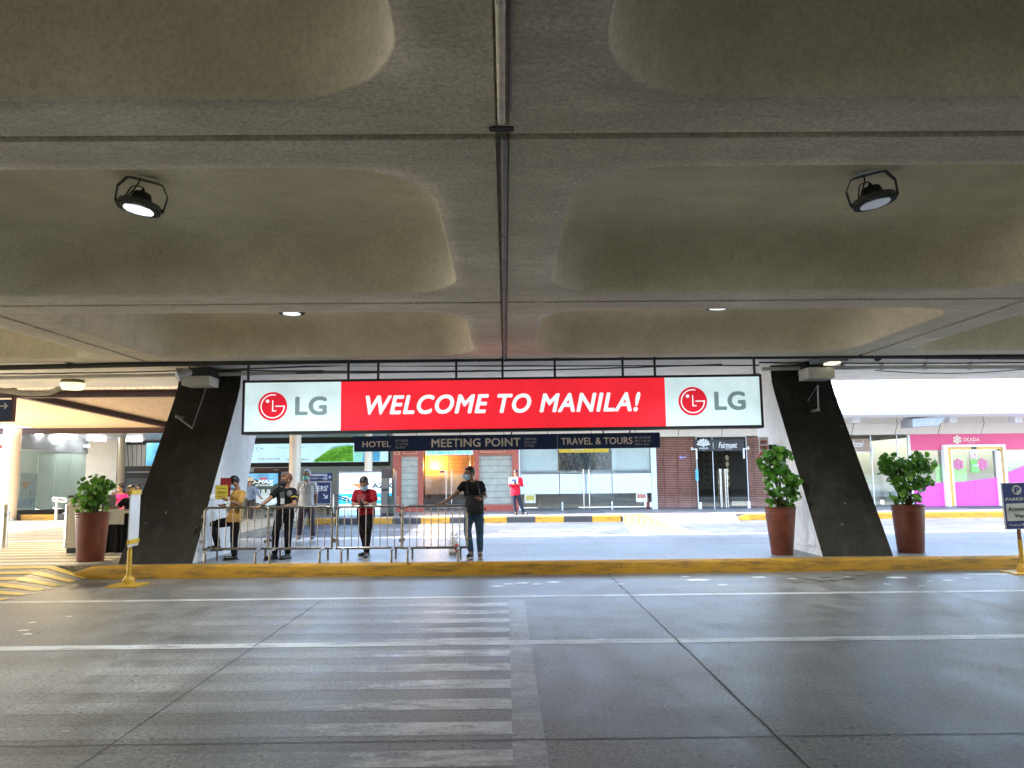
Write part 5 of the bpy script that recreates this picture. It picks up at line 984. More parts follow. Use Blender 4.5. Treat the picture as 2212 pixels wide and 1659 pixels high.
# 5 pink shop
t, a, b = shop('pink_shop', 'bright pink shop front with gold and white framed glass doors', 1964, 2500); pink = M('pink header', (.70, .08, .22), .45, .05, 2); mag = M('magenta film', (.78, .09, .56), .4, .05, 2); gld = M('gold frame', (.62, .38, .08), .4, .12, 5, metal=.3)
xo0, xo1 = xx(878), x_e-3; m = MB(); m.box(xo0, xo1, FY-.03, FY+.05, za(375), ZTOP); m.build('header', pink, t)
text('OKADA', xx(1506), xx(1706), za(275), za(230), FY-.03, M('cream letters', (.74, .68, .55), .5), t, bold=.012, spacing=1.12); text('MANILA', xx(1565), xx(1645), za(297), za(288), FY-.03, M('cream letters', (.74, .68, .55)), t); m = MB(); cx, cz = xx(1438), za(254)
for i in range(7): an = i*PI/3; r = 0 if i == 6 else .125; m.prism([(cx+r*math.sin(an)+.058*x, cz+r*math.cos(an)+.058*z) for x, z in disc(14)], FY-.045, FY-.032)
m.build('flower_emblem', M('cream letters', (.74, .68, .55)), t)
d0, d1 = xx(1240), xx(1975); dz = za(315); m = MB(); wf = .10
m.box(d0, d1, FY-.22, FY+.02, dz-wf, dz); m.box(d0, d0+wf*1.6, FY-.22, FY+.02, KZ, dz-wf); m.box(d1-wf, d1, FY-.22, FY+.02, KZ, dz-wf); i0, i1, iz = xx(1330), xx(1885), za(372); m.box(i0, i1, FY-.12, FY+.04, iz-.06, iz); m.box(i0, i0+.09, FY-.12, FY+.04, KZ, iz-.06); m.box(i1-.03, i1+.16, FY-.12, FY+.04, KZ, iz-.06); m.build('door_frame', white_p, t)
m = MB(); m.box(d0+wf*1.6+.002, d1-wf-.002, FY-.15, FY+.03, iz+.002, dz-wf-.002); m.box(d0+wf*1.6+.002, i0-.002, FY-.15, FY+.03, KZ, iz); m.box(i1+.162, d1-wf-.002, FY-.15, FY+.03, KZ, iz); m.build('gold_trim', gld, t)
MB().box(xx(1580), xx(1638), FY-.17, FY-.15, za(366), za(345)).build('door_sensor', dk, t)
def wave(x): return za(735)+.10*math.sin((x-i0)*1.1-1.2)+max(0, (x-i1))*.42
gp = glass_mat('pink shop glass', (.93, .94, .9), .08)
for u0, u1, nm in ((xo0+.02, d0-.005, 'window'), (i0+.092, (i0+i1)/2-.006, 'glass_door'), ((i0+i1)/2+.006, i1-.032, 'glass_door'), (d1+.005, xo1, 'window')):
    ztop_ = za(378) if nm == 'window' else iz-.06; pane(t, u0, u1, KZ+.02, ztop_, gp, FY, nm); n = 12; pl = [(u0+(u1-u0)*i/n, min(ztop_-.02, wave(u0+(u1-u0)*i/n))) for i in range(n+1)]+[(u1, KZ+.01), (u0, KZ+.01)]; MB().prism(pl, FY-.008, FY-.002).build('magenta_film', mag, t)
m = MB(); m.box(xo0, xo1, FY+2.5, FY+2.55, KZ, ZTOP); m.build('back_wall', M('tan inner wall', (.62, .52, .38), .8, .08), t)
grn = M('green partition', (.06, .55, .05), .5, .06); m = MB(); m.box(xx(1375), xx(1535), FY+.04, FY+.09, KZ+.03, za(432)); m.box(xx(1165), xx(1236), FY+.04, FY+.09, KZ+.03, za(545)); m.build('green_partition', grn, t)
def flower(cx, cz, s, y, mat):
    m = MB()
    for i in range(7): an = i*PI/3; r = 0 if i == 6 else s; m.prism([(cx+r*math.sin(an)+s*.47*x, cz+r*math.cos(an)+s*.47*z) for x, z in disc(14)], y-.02, y)
    return m.build('flower_decal', mat, t)
fp = M('pink decal', (.62, .16, .33), .5); flower(xx(1436), za(545), .165, FY-.005, fp); flower(xx(1718), za(548), .165, FY-.005, fp)
pane(t, xx(1580), xx(1660), za(487), za(398), sw, FY-.02, 'notice'); m = MB(); cx, cz = xx(1618), za(452); pp = [(cx+.11*x, FY-.026, cz+.11*z) for x, z in disc(20)]; m.tube(pp+pp[:1], .012, 5); m.tube([(cx-.07, FY-.026, cz-.07), (cx+.07, FY-.026, cz+.07)], .01, 5); m.build('prohibition_ring', M('orange ring', (.6, .15, .06), .5), t)
pane(t, xx(1578), xx(1680), za(648), za(488), M('green notice', (.18, .5, .1), .5), FY-.022, 'notice'); text('1 - 2', xx(1600), xx(1655), za(635), za(600), FY-.024, sw, t); text('HOLD', xx(1592), xx(1668), za(578), za(552), FY-.024, sw, t, bold=.02)
m = MB(); fan0 = (xx(1960), za(660))
for i in range(16): an = R_(8+i*6.2); m.add([(fan0[0], FY+.06, fan0[1]-.1), (fan0[0]+2.2*math.sin(an-.05), FY+.08+.03*(i % 2), fan0[1]-.1+1.7*math.cos(an-.05)), (fan0[0]+2.2*math.sin(an+.05), FY+.06+.03*(i % 2), fan0[1]-.1+1.7*math.cos(an+.05))], [(0, 1, 2)])
for i, f in enumerate(m.f): pass
m2 = MB(); 
for i in range(0, len(m.v), 3): q = m.v[i:i+3]; m2.add(q+[p_+Vector((0, .02, 0)) for p_ in q], [(0, 1, 2), (5, 4, 3), (0, 3, 4, 1), (1, 4, 5, 2), (2, 5, 3, 0)])
m2.build('fan_drape', M('silver drape', (.40, .44, .44), .5, .15), t)
m = MB(); m.box(d0+.1, d1+.3, FY-1.9, FY-.6, KZ+.001, KZ+.018, .006); tag(m.build('door_mat', M('charcoal mat', (.09, .095, .11), .9, .2, 40)), 'charcoal door mat before the pink shop doors', 'mat')
p, q = W(*z4(657, 750), 30.2), W(*z4(960, 752), 30.2); tag(MB().box(p.x, q.x, 29.6, 30.9, KZ+.001, KZ+.016, .006).build('door_mat', M('charcoal mat', (.09, .095, .11))), 'charcoal door mat before the pale glass shop', 'mat')
p = W(*z2(300, 470), 20)

# ------------------------------------------------------------------ left: canopy, lobby and the things in it
soff = stripe_mat('peach slatted soffit', (.74, .53, .33), (.5, .34, .2), (1, 0, 0), .16, .9, .6); psoff = M('peach soffit', (.76, .55, .34), .6, .04, 1.5); brown = M('brown steel beam', (.07, .03, .018), .55, .2, 6)
cl = thing('walkway_canopy', 'peach coloured walkway canopy with brown steel beams left of the left pier', 'canopy', (-12, 24, 3.7))
cxr = -6.9; zs_ = lambda y: 3.86+(y-18.7)*(3.58-3.86)/(29-18.7); X12 = -11.9
m = MB(); m.add([(x, y, zs_(y)+dz) for dz in (0, .12) for x, y in ((X12, 18.75), (cxr, 18.75), (cxr, 29), (X12, 29))], [(3, 2, 1, 0), (4, 5, 6, 7), (0, 1, 5, 4), (1, 2, 6, 5), (2, 3, 7, 6), (3, 0, 4, 7)]); m.build('slatted_soffit', soff, cl)
m = MB(); m.add([(x, y, zs_(y)+dz) for dz in (.001, .121) for x, y in ((-17.5, 18.75), (X12, 18.75), (X12, 29), (-17.5, 29))], [(3, 2, 1, 0), (4, 5, 6, 7), (0, 1, 5, 4), (1, 2, 6, 5), (2, 3, 7, 6), (3, 0, 4, 7)]); m.build('plain_soffit', psoff, cl)
def ibeam(a, b, h, w_, name='beam'):
    a, b = Vector(a), Vector(b); d = (b-a).normalized(); s = d.cross(Vector((0, 0, 1))).normalized(); u = s.cross(d); ln = (b-a).length
    mt = Matrix((( *d, ), ( *s, ), ( *u, ))).transposed().to_4x4(); mt.translation = a; m = MB(); m.obox(mt, 0, ln, -w_/2, w_/2, -h, -h+.02); m.obox(mt, 0, ln, -w_/2, w_/2, -.02, -.001); m.obox(mt, 0, ln, -.012, .012, -h+.021, -.021); return m.build(name, brown, cl)
ibeam((-17.5, 18.9, zs_(18.9)-.01), (cxr, 18.9, zs_(18.9)-.01), .16, .18); ibeam((X12, 19.05, zs_(19)-.01), (X12, 28.8, zs_(28.8)-.01), .16, .16); ibeam((-24, 28.95, zs_(29)+.02), (cxr, 28.95, zs_(29)+.02), .22, .2)
lob = thing('terminal_lobby', 'open terminal lobby with grey walls and a white slatted ceiling beyond the walkway canopy', 'building', (-10, 34, KZ))
zl = 3.55; lob_s = stripe_mat('white slatted ceiling', (.62, .64, .68), (.38, .42, .5), (.5, .86, 0), .16, .8, .35)
m = MB(); m.box(-24, x_l-.01, 29.1, 38.5, zl, zl+.25); m.build('slatted_ceiling', lob_s, lob); m = MB(); m.box(-24, x_l-.01, 28.9, 38.5, zl+.26, zl+.9); m.build('roof', M('roof felt', (.3, .29, .28)), lob)
gw = M('grey beige wall', (.50, .47, .43), .7, .08, 1.5); m = MB(); m.box(-24, x_l-.01, 38.2, 38.5, KZ-.05, zl); m.build('wall', gw, lob); m = MB(); m.box(-23.5, x_l-.02, 38.14, 38.19, zl-.22, zl-.002); m.build('dark_band', dk, lob)
m = MB()
for i in range(7): p = W(*zL(1500+i*45, 430), 36.6); m.tube([(p.x, 36.6, 1.9), (p.x-.25+.06*i, 36.6, zl)], .014, 5)
m.build('cable_screen', dk, lob)
def column(label, px, pyb, Y, wpx, z1_): x = W(px, 1000, Y).x; r = wpx/2/1661*Y; t = thing('round_column', label, 'column', (x, Y, KZ-.01), group='cream round columns'); m = MB(); m.lathe([(r, 0), (r, z1_-KZ)], n=28); m.build('shaft', M('cream column paint', (.62, .52, .38), .4, .05, 2), t, smooth=True, local=True); MB().lathe([(r+.02, 0), (r+.02, .10), (r+.004, .11)], n=28).build('base_ring', steel_w, t, local=True); return t
column('thick cream round column at the far left edge behind the steel bollard', 23, 0, 28.4, 34, zl); column('cream round column directly behind the grey-haired man', 637, 0, 28.8, 24.5, zl+.02); column('slim cream round column behind the man in the red T-shirt', 796, 0, 30.2, 17, zl); column('slim cream round column beyond the bushy plant at left', 262, 0, 35, 14.5, zl)
# frosted glass wall with grey band and dark plinth
A, Bq = W(40, 1000, 29.6), W(186, 1000, 36); A.z = Bq.z = 0
def wallq(parent, name, mat, z0a, z1a, z0b, z1b, off=0, th=.05, u0=0, u1=1):
    d = (Bq-A).normalized(); nn = Vector((d.y, -d.x, 0)); nn = nn if nn.x > 0 else -nn; a, b = A.lerp(Bq, u0)+nn*off, A.lerp(Bq, u1)+nn*off; m = MB()
    m.add([(a.x, a.y, z0a), (b.x, b.y, z0b), (b.x, b.y, z1b), (a.x, a.y, z1a)]+[(a.x-nn.x*th, a.y-nn.y*th, z0a), (b.x-nn.x*th, b.y-nn.y*th, z0b), (b.x-nn.x*th, b.y-nn.y*th, z1b), (a.x-nn.x*th, a.y-nn.y*th, z1a)], [(0, 1, 2, 3), (7, 6, 5, 4), (0, 4, 5, 1), (1, 5, 6, 2), (2, 6, 7, 3), (3, 7, 4, 0)]); return m.build(name, mat, parent)
gwall = thing('glass_wall', 'greenish frosted glass wall under a grey band at far left', 'wall', tuple(A)); ggl = M('green frosted glass', (.56, .70, .62), .15, .08, .8, spec=.6)
for i in range(4): wallq(gwall, 'glass_panel', ggl, .55, 2.84, .35, 2.84, 0, .04, i/4+.002, (i+1)/4-.002)
wallq(gwall, 'grey_band', M('grey band', (.30, .32, .335), .5, .08), 2.85, zl-.002, 2.85, zl-.002, .06, .1); wallq(gwall, 'dark_plinth', M('brown plinth', (.05, .042, .036), .5, .2), KZ, .545, KZ, .345, .07, .1)
wallq(gwall, 'poster', M('pale poster', (.34, .44, .44), .3, .1), 1.0, 1.95, 1.0, 1.95, .012, .01, .03, .25); wallq(gwall, 'poster_waves', M('poster blue grey', (.26, .37, .42), .3, .2, 6), .62, .98, .6, .98, .012, .01, .0, .24); 
d = (Bq-A).normalized(); nn = Vector((-d.y, d.x, 0)); nn = nn if nn.x > 0 else -nn; pA = A+d*.4-nn*-.03; m = MB(); tri = [A+d*(.25)+Vector((0, 0, 1.62)), A+d*(1.05)+Vector((0, 0, 1.6)), A+d*(.62)+Vector((0, 0, 1.28))]; nx = Vector((d.y, -d.x, 0)); nx = nx if nx.x > 0 else -nx; m.add([q+nx*.02 for q in tri]+[q+nx*.013 for q in tri], [(0, 1, 2), (5, 4, 3), (0, 3, 4, 1), (1, 4, 5, 2), (2, 5, 3, 0)]); m.build('poster_triangle', M('tan triangle', (.40, .33, .22), .4), gwall)
for u in (.45, .92): q = A.lerp(Bq, u)+nx*.09; MB().box(q.x-.02, q.x+.18, q.y-.1, q.y+.1, 3.1, 3.28).build('wall_speaker', white_p, gwall)
x0, x1, q0, q1 = ZRC(zL, 1030, 250, 1395, 980, 37.6); tag(MB().box(x0, x1, 37.5, 37.9, KZ, q1+.2).build('wall_panel', M('pale taupe panel', (.43, .40, .36), .5, .06)), 'pale taupe wall panel between the glass wall and the slim column', 'wall')
for k, (za_, zb_, Y) in enumerate((((232, 130), (500, 160), 29.9), ((665, 182), (905, 208), 32.2), ((1040, 232), (1250, 252), 34.3), ((1498, 290), (1685, 297), 36.0))):
    a, b = W(*zL(*za_), Y), W(*zL(*zb_), Y+1.2 if k < 3 else Y); a.z = b.z = zl-.10; t = thing('tube_lamp', ('first', 'second', 'third', 'fourth')[k]+' glowing tube lamp from the left in the row under the lobby ceiling', 'lamp', tuple((a+b)/2), group='tube lamps in the lobby'); MB().tube([a, b], .05, 8).build('tube', glow('tube light', (1, 1, 1), 45.0), t); m = MB(); m.tube([a+Vector((0, 0, .07)), b+Vector((0, 0, .07))], .045, 4); m.build('fitting', white_p, t)
# red and white shop panel at the far left
x0, x1, q0, q1 = ZRC(zL, -160, 215, 150, 1140, 30.2); t = thing('red_framed_panel', 'white panel with a red border at the far left edge behind the cream column', 'panel', ((x0+x1)/2, 30.2, KZ)); MB().box(x0, x1, 30.2, 30.3, KZ, 3.3).build('panel', M('panel white', (.70, .70, .72), .5, .04), t); m = MB(); rz_ = W(*zL(0, 330), 30.2).z; m.box(x0, x1+.02, 30.18, 30.199, rz_-.07, rz_+.07); rz2 = W(*zL(0, 900), 30.2).z; m.box(x0, x1+.01, 30.18, 30.199, KZ, rz2); m.build('red_border', M('panel red', (.55, .02, .03), .5), t)
# lamp under the deck edge
p = W(157, 826, 17.2); t = thing('flood_lamp', 'glowing yellow bowl lamp under the deck edge above the orange canopy', 'lamp', (p.x, 17.2, 3.9)); zz0 = p.z-3.9; m = MB(); m.lathe([(.05, .0), (.06, zz0+.17), (.17, zz0+.15), (.25, zz0), (.26, zz0-.02)], n=20); m.build('housing', M('olive housing', (.16, .15, .06), .5, .2), t, smooth=True, local=True)
m = MB(); m.lathe([(.255, zz0-.02), (.225, zz0-.14), (.20, zz0-.16)], n=20); m.build('glass_bowl', glow('sodium glow', (1.0, .93, .45), 1.5), t, smooth=True, local=True); L = bpy.data.lights.new('lamp_light', 'SPOT'); L.energy = 75; L.color = (1, .78, .42); L.spot_size = R_(150); L.spot_blend = .5; L.shadow_soft_size = .2; lo = bpy.data.objects.new('lamp_light', L); COL.objects.link(lo); lo.parent = t; lo.location = (0, 0, zz0-.2)
# back of the lobby: billboard, light boxes, navy signs
BY = 37.0; t = thing('billboard', 'long pale blue backlit billboard with a green island above the light boxes', 'billboard', (-8, BY, 2)); x0, x1, q0, q1 = ZRC(z2, 560, 140, 2420, 365, BY); x1 = W(839, 980, BY).x; xb0 = x0-.5
m = MB(); m.box(xb0, x1, BY, BY+.2, q0, q1); m.build('panel', glow('billboard sky', (.50, .78, .90), .95, .12), t); m = MB(); m.box(xb0-.05, x1+.06, BY-.05, BY+.21, q1, q1+.28); m.box(xb0-.05, x1+.06, BY-.05, BY+.21, q0-.2, q0); m.box(x1, x1+.06, BY-.05, BY+.21, q0, q1); m.build('frame', dk, t)
rr = random.Random(4); xb = lambda q: W(*z2(q, 250), BY).x; zb = lambda y: W(*z2(1500, y), BY).z; m = MB(); pl = [(xb(1600), q0+.02), (xb(1690), zb(290)), (xb(1780), zb(225)), (xb(1900), zb(185)), (xb(2080), zb(165)), (xb(2085), q0+.02)]; m.prism(pl, BY-.012, BY-.002); m.build('island', glow('billboard green', (.16, .52, .05), .6, .5), t)
m = MB()
for i in range(90):
    u = rr.uniform(xb(1650), xb(2070)); top = q0+(q1-q0)*(.12+.75*min(1, (u-xb(1620))/(xb(2050)-xb(1620)))); m.ell((u, BY-.01, rr.uniform(q0+.06, top)), (rr.uniform(.05, .13), .008, rr.uniform(.03, .07)), None, 7, 4)
m.build('island_trees', glow('billboard dark green', (.10, .36, .03), .5, .5), t)
m = MB(); m.prism([(xb(2085), q0+.02), (xb(2095), zb(160)), (xb(2200), zb(180)), (xb(2260), q0+.02)], BY-.011, BY-.002); m.build('shore', glow('billboard teal', (.30, .78, .72), .8, .2), t); m = MB(); m.prism([(xb(2190), q0+.02), (xb(2220), zb(210)), (xb(2400), zb(235)), (xb(2400), q0+.02)], BY-.013, BY-.003); m.build('bay', glow('billboard blue', (.10, .42, .75), .8, .3), t); m = MB(); m.prism([(xb(1780), zb(212)), (xb(1850), zb(175)), (xb(2060), zb(150)), (xb(1990), zb(190))], BY-.009, BY-.001); m.build('far_hills', glow('billboard haze', (.2, .5, .55), .8, .2), t)
bt = M('billboard ink', (.10, .22, .27), .5); text('COSTA', xb(740), xb(1020), zb(208), zb(182), BY, bt, t, spacing=1.4); text('BORACAY', xb(850), xb(960), zb(232), zb(220), BY, bt, t); text('Be Still, Boracay and breathe', xb(1160), xb(1520), zb(197), zb(183), BY, bt, t); text('HLURB LTS NO: 032028', xb(955), xb(1215), zb(327), zb(308), BY, bt, t, bold=.01); text('MEGAWORLD', xb(1295), xb(1560), zb(338), zb(318), BY, bt, t, bold=.01)
t = thing('ticker_sign', 'brown strip sign with glowing orange characters under the billboard', 'sign', (-8, 36, 2)); x0, x1, q0, q1 = ZRC(z2, 905, 430, 1312, 477, 36); MB().box(x0, x1, 36, 36.12, q0, q1).build('casing', M('ticker brown', (.07, .03, .02), .5), t); og = glow('orange led', (1, .28, .03), .9); text('METERED TAXI', x0+.12, x0+(x1-x0)*.5, q0+.09, q1-.09, 36, og, t, bold=.03); text('EXIT', x0+(x1-x0)*.58, x0+(x1-x0)*.75, q0+.1, q1-.1, 36, glow('white led', (.9, .8, .6), .7), t, bold=.03)
Y = 34.0; x0, x1, q0, q1 = ZRC(z2, 700, 495, 1190, 890, Y); t = thing('light_box', 'backlit blue vehicle poster light box behind the woman in the straw hat', 'light box', ((x0+x1)/2, Y, q0)); m = MB(); m.box(x0, x1, Y, Y+.2, q0, q1); m.build('panel', glow('poster sky', (.12, .36, .62), .8, .5), t); m = MB(); m.box(x0-.06, x1+.06, Y-.03, Y+.21, q1, q1+.06); m.box(x0-.06, x1+.06, Y-.03, Y+.21, q0-.06, q0); m.box(x1, x1+.06, Y-.03, Y+.21, q0, q1); m.build('frame', dk, t)
xb = lambda q: W(*z2(q, 690), Y).x; zb = lambda y: W(*z2(1000, y), Y).z; m = MB(); m.prism([(x0, q0), (x1, q0), (x1, zb(610)), (xb(1120), zb(640)), (xb(1040), zb(600)), (xb(900), zb(560)), (xb(830), zb(520)), (x0, zb(515))], Y-.008, Y-.002); m.build('poster_hills', glow('poster hills', (.035, .065, .06), .5, .6), t)
text('D-MAX', xb(860), xb(1140), zb(615), zb(572), Y-.008, g_wt, t, bold=.03, shear=.2); text('BUILT FOR THE LONG ROAD', xb(925), xb(1128), zb(646), zb(626), Y-.008, g_wt, t, bold=.02); m = MB(); m.box(xb(975), xb(1055), Y-.014, Y-.0085, zb(567), zb(548)); m.build('poster_badge', glow('poster red', (.6, .02, .02), .7), t)
for u in (955, 1010, 1075): m = MB(); w_ = xb(u+28)-xb(u-22); a = xb(u-22); h0 = zb(745); m.prism([(a, h0-.35), (a+w_, h0-.35), (a+w_*1.05, h0-.05), (a+w_*.85, h0+.22), (a+w_*.15, h0+.22), (a-w_*.05, h0-.05)], Y-.016, Y-.0085); m.build('poster_truck', glow('poster truck', (.45, .52, .58), .6, .5), t)
m = MB(); m.ell((xb(1080), Y-.01, zb(800)), (.55, .008, .28), None, 16, 6); m.build('poster_splash', glow('poster splash', (.55, .68, .75), .7, .4), t)
Y = 30.5; t = thing('wayfinding_sign', 'navy wayfinding sign with a taxi symbol and right arrow behind the grey-haired man', 'sign', (-6.5, Y, 1.6)); x0, x1, q0, q1 = ZRC(z2, 1540, 490, 1830, 585, Y); MB().box(x0, x1, Y, Y+.06, q0, q1).build('board', navy, t); xb = lambda q: W(*z2(q, 540), Y).x; zb = lambda y: W(*z2(1700, y), Y).z
lt = M('wayfinding white', (.55, .57, .6), .5); pane(t, xb(1556), xb(1775), zb(524), zb(501), lt, Y-.008, 'name_strip'); text('Airport Accredited', xb(1560), xb(1770), zb(520), zb(504), Y-.008, navy, t, bold=.01); text('METERED TAXI', xb(1560), xb(1720), zb(562), zb(545), Y, lt, t); m = MB(); pp = [(xb(1752)+.07*x, Y-.006, zb(553)+.07*z) for x, z in disc(18)]; m.tube(pp+pp[:1], .01, 5); m.box(xb(1752)-.035, xb(1752)+.035, Y-.008, Y-.001, zb(553)-.025, zb(553)+.02); m.build('taxi_symbol', lt, t); m = MB(); ax, az = xb(1803), zb(540); m.box(ax-.07, ax+.05, Y-.008, Y-.001, az-.012, az+.012)
for s in (-1, 1): m.prism([(ax+.07, az), (ax+.0, az+s*.07), (ax-.02, az+s*.055), (ax+.03, az)], Y-.009, Y-.001)
m.build('arrow', lt, t)
Y = 30.45; x0, x1, q0, q1 = ZRC(z2, 1330, 595, 1820, 862, Y); t = thing('arrivals_sign', 'square navy sign ending in RS with an arrow down, half hidden by the grey-haired man', 'sign', ((x0+x1)/2, Y, KZ)); MB().box(x0, x1, Y, Y+.06, q0, q1).build('board', navy, t); m = MB(); outline(m, x0, x1, q0, q1, Y-.02, .02); m.build('frame', lt, t); text("PASSENGERS'", x0+.08, x1-.12, zb(705), zb(640), Y, lt, t, bold=.03); o = None
m = MB(); ax, az = xb(1760), zb(770); m.obox(Matrix.Translation((ax, Y-.005, az)) @ Matrix.Rotation(R_(45), 4, 'Y'), -.13, .05, -.004, .004, -.02, .02); m.box(ax-.06, ax+.075, Y-.009, Y-.001, az-.075, az-.04); m.box(ax+.045, ax+.08, Y-.0095, Y-.0005, az-.07, az+.06); m.build('arrow', lt, t); m = MB(); m.box(x0+.1, x0+.16, Y+.06, Y+.1, KZ, q1-.1); m.box(x1-.16, x1-.1, Y+.06, Y+.1, KZ, q1-.1); m.build('posts', dk, t)
Y = 29.2; x0, x1, q0, q1 = ZRC(z3, 105, 485, 760, 1015, Y); t = thing('light_box', 'backlit white WELCOME light box behind the man in the red T-shirt', 'light box', ((x0+x1)/2, Y, KZ)); xb = lambda q: W(*z3(q, 700), Y).x; zb = lambda y: W(*z3(400, y), Y).z; q0 = max(q0, KZ+.02)
MB().box(x0, x1, Y, Y+.2, q0, q1).build('panel', glow('light box white', (.70, .88, .93), 1.0, .06), t); m = MB(); m.box(x0-.05, x0, Y-.02, Y+.21, KZ, q1+.05); m.box(x1, x1+.05, Y-.02, Y+.21, KZ, q1+.05); m.box(x0, x1, Y-.02, Y+.21, q1, q1+.05); m.build('frame', M('grey frame', (.2, .2, .21), .5), t); MB().box(x0, x1, Y-.006, Y-.001, zb(855), zb(735)).build('blue_band', glow('light box blue', (.03, .42, .72), .9, .1), t); MB().box(x0, x1, Y-.006, Y-.001, q0, zb(930)).build('pale_band', glow('light box pale blue', (.38, .68, .82), .9, .1), t)
yl = glow('light box yellow', (.66, .62, .04), .75); ink = M('light box ink', (.02, .03, .05), .5); text('WELCOME TO THE PHILIPPINES', xb(145), xb(750)+.9, zb(563), zb(532), Y, yl, t, bold=.02) if False else text('WELCOME TO THE FAIR', xb(145), xb(752), zb(563), zb(532), Y, yl, t, bold=.02); text('AZ K', xb(497), xb(750), zb(672), zb(612), Y, ink, t, bold=.03); text('Do more', xb(140), xb(600), zb(815), zb(762), Y-.006, g_wt, t, bold=.03); text('YAZAKI-TORRES', xb(118), xb(420), zb(892), zb(878), Y, ink, t, bold=.01); m = MB(); m.prism([(xb(248), zb(615)), (xb(360), zb(615)), (xb(360), zb(680))], Y-.008, Y-.001); m.build('orange_triangle', glow('light box orange', (.8, .25, .08), .8), t)
Y = 28.6; x0, x1, q0, q1 = ZRC(z3, 605, 440, 745, 1005, Y); t = thing('kiosk', 'narrow dark brown kiosk cabinet beside the brick-red shop', 'kiosk', ((x0+x1)/2, Y, KZ)); MB().box(x0, x1, Y, Y+.4, q1-.35, q1).build('header', M('kiosk brown', (.035, .022, .018), .5), t); MB().box(x0, x0+(x1-x0)*.55, Y, Y+.4, KZ+.12, q1-.352).build('cabinet', M('kiosk olive', (.11, .10, .08), .5, .15), t); MB().box(x0, x1, Y+.0, Y+.4, KZ, KZ+.119).build('base', dk, t); MB().box(x0, x0+(x1-x0)*.56, Y-.01, Y+.41, 1.15, 1.23).build('shelf', dk, t); MB().box(x0+(x1-x0)*.56, x1, Y+.1, Y+.4, KZ+.12, .95).build('side_panel', M('kiosk green', (.06, .075, .05), .6, .3, 8), t)
MB().box(x1-.05, x1-.003, Y+.05, Y+.35, .951, q1-.353).build('corner_post', dk, t)
t = thing('handrail', 'dark steel ramp handrail left of the WELCOME light box', 'handrail', (-5, 28.2, KZ)); m = MB(); a = [W(*z3(x, y), 28.3) for x, y in ((40, 745), (215, 800), (225, 830), (60, 780))]; m.tube(bend(a, .06), .022, 8); m.tube([a[0], a[3]], .022, 8); m.build('rails', M('dark rail', (.05, .055, .06), .4, metal=.4), t, smooth=True); m = MB()
for x, y in ((42, 745), (205, 805)): q = W(*z3(x, y), 28.3); m.tube([(q.x, 28.3, KZ), (q.x, 28.3, q.z)], .028, 8)
m.build('posts', steel_w, t, smooth=True)
# left foreground bits on the raised crossing
def bollard(label, px, py): p = G(px, py, KZ); t = thing('bollard', label, 'bollard', (p.x, p.y, KZ), group='steel bollards'); m = MB(); m.lathe([(.068, 0), (.068, .90), (.06, .93), (.03, .945)], n=24); m.build('post', M('bollard steel', (.55, .50, .44), .3, .1, 8, metal=.7), t, smooth=True, local=True); MB().lathe([(.10, 0), (.10, .012)], n=24).build('foot_ring', steel_w, t, local=True); m = MB(); m.tube([(-.13, 0, .74), (-.06, 0, .745), (.06, 0, .745), (.13, 0, .74)], .012, 6); m.lathe([(.074, .72), (.074, .77)], n=18); m.build('chain_lugs', steel, t, smooth=True, local=True); return t
bollard('steel bollard at the far left edge of the crossing', 8, 1183); bollard('steel bollard beside the beige podium left of the bushy plant', 144, 1183)
x0, x1, q0, q1 = ZRC(zL, 845, 935, 935, 1525, 15.9); t = thing('podium', 'beige podium cabinet with a black top between the bollard and the left pot', 'podium', ((x0+x1)/2, 15.9, KZ)); MB().box(x0-.0, x1+.15, 15.8, 16.3, KZ+.1, q1, .01).build('cabinet', M('beige laminate', (.48, .42, .32), .5, .06), t); MB().box(x0-.02, x1+.17, 15.82, 16.28, KZ, KZ+.099).build('plinth', dk, t); MB().box(x0-.06, x1+.12, 15.85, 16.25, q1+.001, q1+.05).build('top', dk, t)
t = thing('reception_table', 'table under a black floor-length cloth behind the left pot', 'table', (-6.9, 15.9, KZ)); zt_ = W(*zL(1330, 1100), 15.8).z; xa, xb_ = W(*zL(1000, 1100), 15.8).x, W(*zL(1400, 1100), 15.8).x; MB().box(xa, xb_+.45, 15.6, 16.05, zt_-.03, zt_, .008).build('tabletop', M('pale table top', (.5, .42, .30), .5), t); m = MB(); n = 40
m.add([(xa+.02+(xb_+.41-xa)*i/n, 15.58+.02*math.sin(i*1.7)+(.0 if z > 1 else .015*math.sin(i*1.1)), z) for z in (zt_-.035, KZ+.02) for i in range(n+1)]+[(xa+.02+(xb_+.41-xa)*i/n, 15.62, z) for z in (zt_-.035, KZ+.02) for i in range(n+1)], [(i, i+1, n+2+i, n+1+i) for i in range(n)]+[(2*n+3+i, 2*n+2+i, 3*n+3+i, 3*n+4+i) for i in range(n)]); m.build('cloth_skirt', c_blk, t)
q = W(*zL(1355, 1160), 15.55); tag(card(None, 'notice_sheet', q, Vector((1, 0, 0)), .40, .30, M('grey paper', (.40, .38, .33), .7)), 'pale sheet hanging on the front of the black table cloth', 'paper')
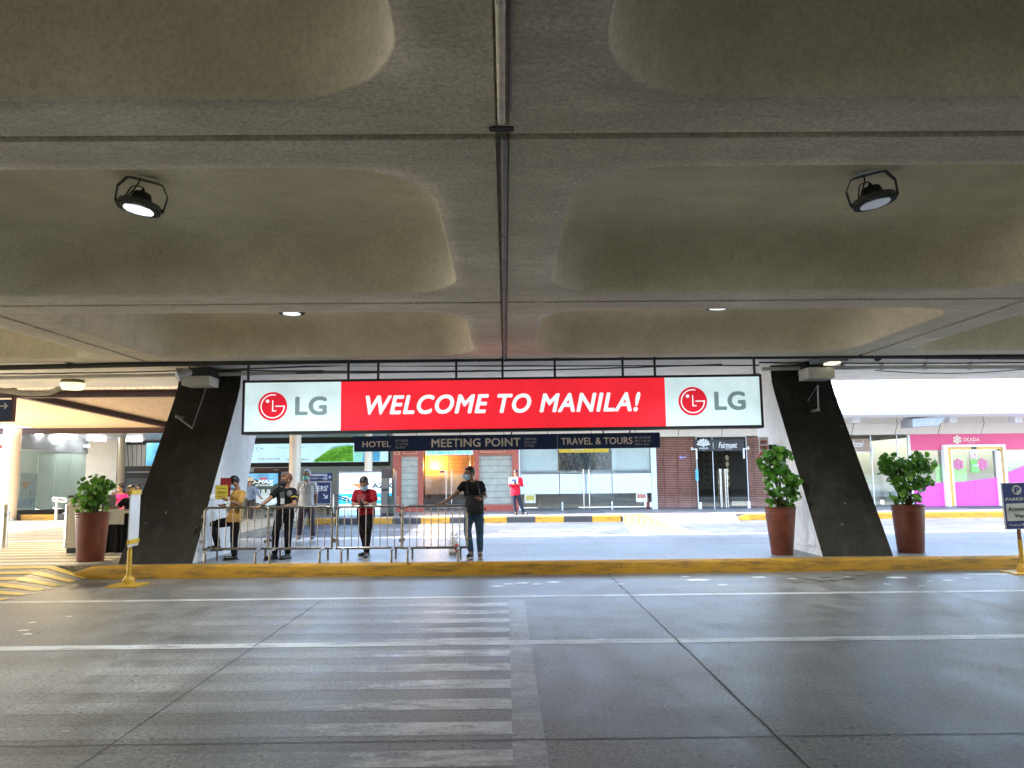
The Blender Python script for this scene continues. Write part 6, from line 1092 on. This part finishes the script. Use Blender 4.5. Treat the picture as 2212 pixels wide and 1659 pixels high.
x0, x1, q0, q1 = ZRC(zL, 1215, 900, 1375, 1050, 15.95); t = thing('laptop', 'open dark grey laptop screen on the table behind the plant', 'laptop', ((x0+x1)/2, 15.95, zt_)); MB().box(x0, x1, 15.93, 15.95, zt_+.02, q1, .004).build('screen_lid', M('laptop grey', (.10, .10, .115), .4), t); MB().box(x0, x1, 15.7, 15.93, zt_+.001, zt_+.02, .004).build('base', M('laptop grey', (.10, .10, .115)), t)
t = thing('handrail', 'steel guard rail on the far pavement left of the bushy plant', 'handrail', (-16, 27, KZ)); m = MB(); a = [W(*zL(x, y), 26.5) for x, y in ((630, 935), (790, 945), (790, 985), (630, 970))]; m.tube(bend(a+a[:1], .05), .03, 8); q = W(*zL(678, 940), 26.5); m.tube([(q.x, 26.5, KZ), (q.x, 26.5, q.z)], .04, 8); m.build('rail', steel_w, t, smooth=True)
x0, x1, q0, q1 = ZRC(zL, 1478, 560, 1800, 900, 36); t = thing('dark_counter', 'dark service counter hatch beyond the slim column at left', 'counter', ((x0+x1)/2, 36, KZ)); MB().box(x0, x1, 36, 36.5, KZ, q1).build('casing', M('counter dark', (.045, .045, .048), .5, .2), t); MB().box(x0+.1, x1, 35.97, 36.0, W(*zL(1600, 850), 36).z, W(*zL(1600, 705), 36).z).build('screen', M('grey glass', (.16, .17, .19), .2), t); MB().box(x0+.1, x1, 35.97, 35.999, W(*zL(1600, 630), 36).z-.02, W(*zL(1600, 630), 36).z+.02).build('rail', steel_w, t)
x0, x1, q0, q1 = RC(316, 957, 360, 1005, 36.5); tag(MB().box(x0, x1, 36.5, 36.6, q0, q1).build('screen', glow('blue screen', (.12, .42, .70), .8, .4)), 'glowing blue screen above the dark counter beside the left pier', 'screen')
m = MB(); pp = [W(*q, 14.4) for q in ((-20, 840), (60, 851), (110, 848), (130, 838))]; m.tube(bend(pp, .2), [.05]*len(bend(pp, .2)), 10); tag(m.build('flexible_conduit', pipe_m, smooth=True), 'thick painted conduit curving behind the arrow sign at left', 'conduit')
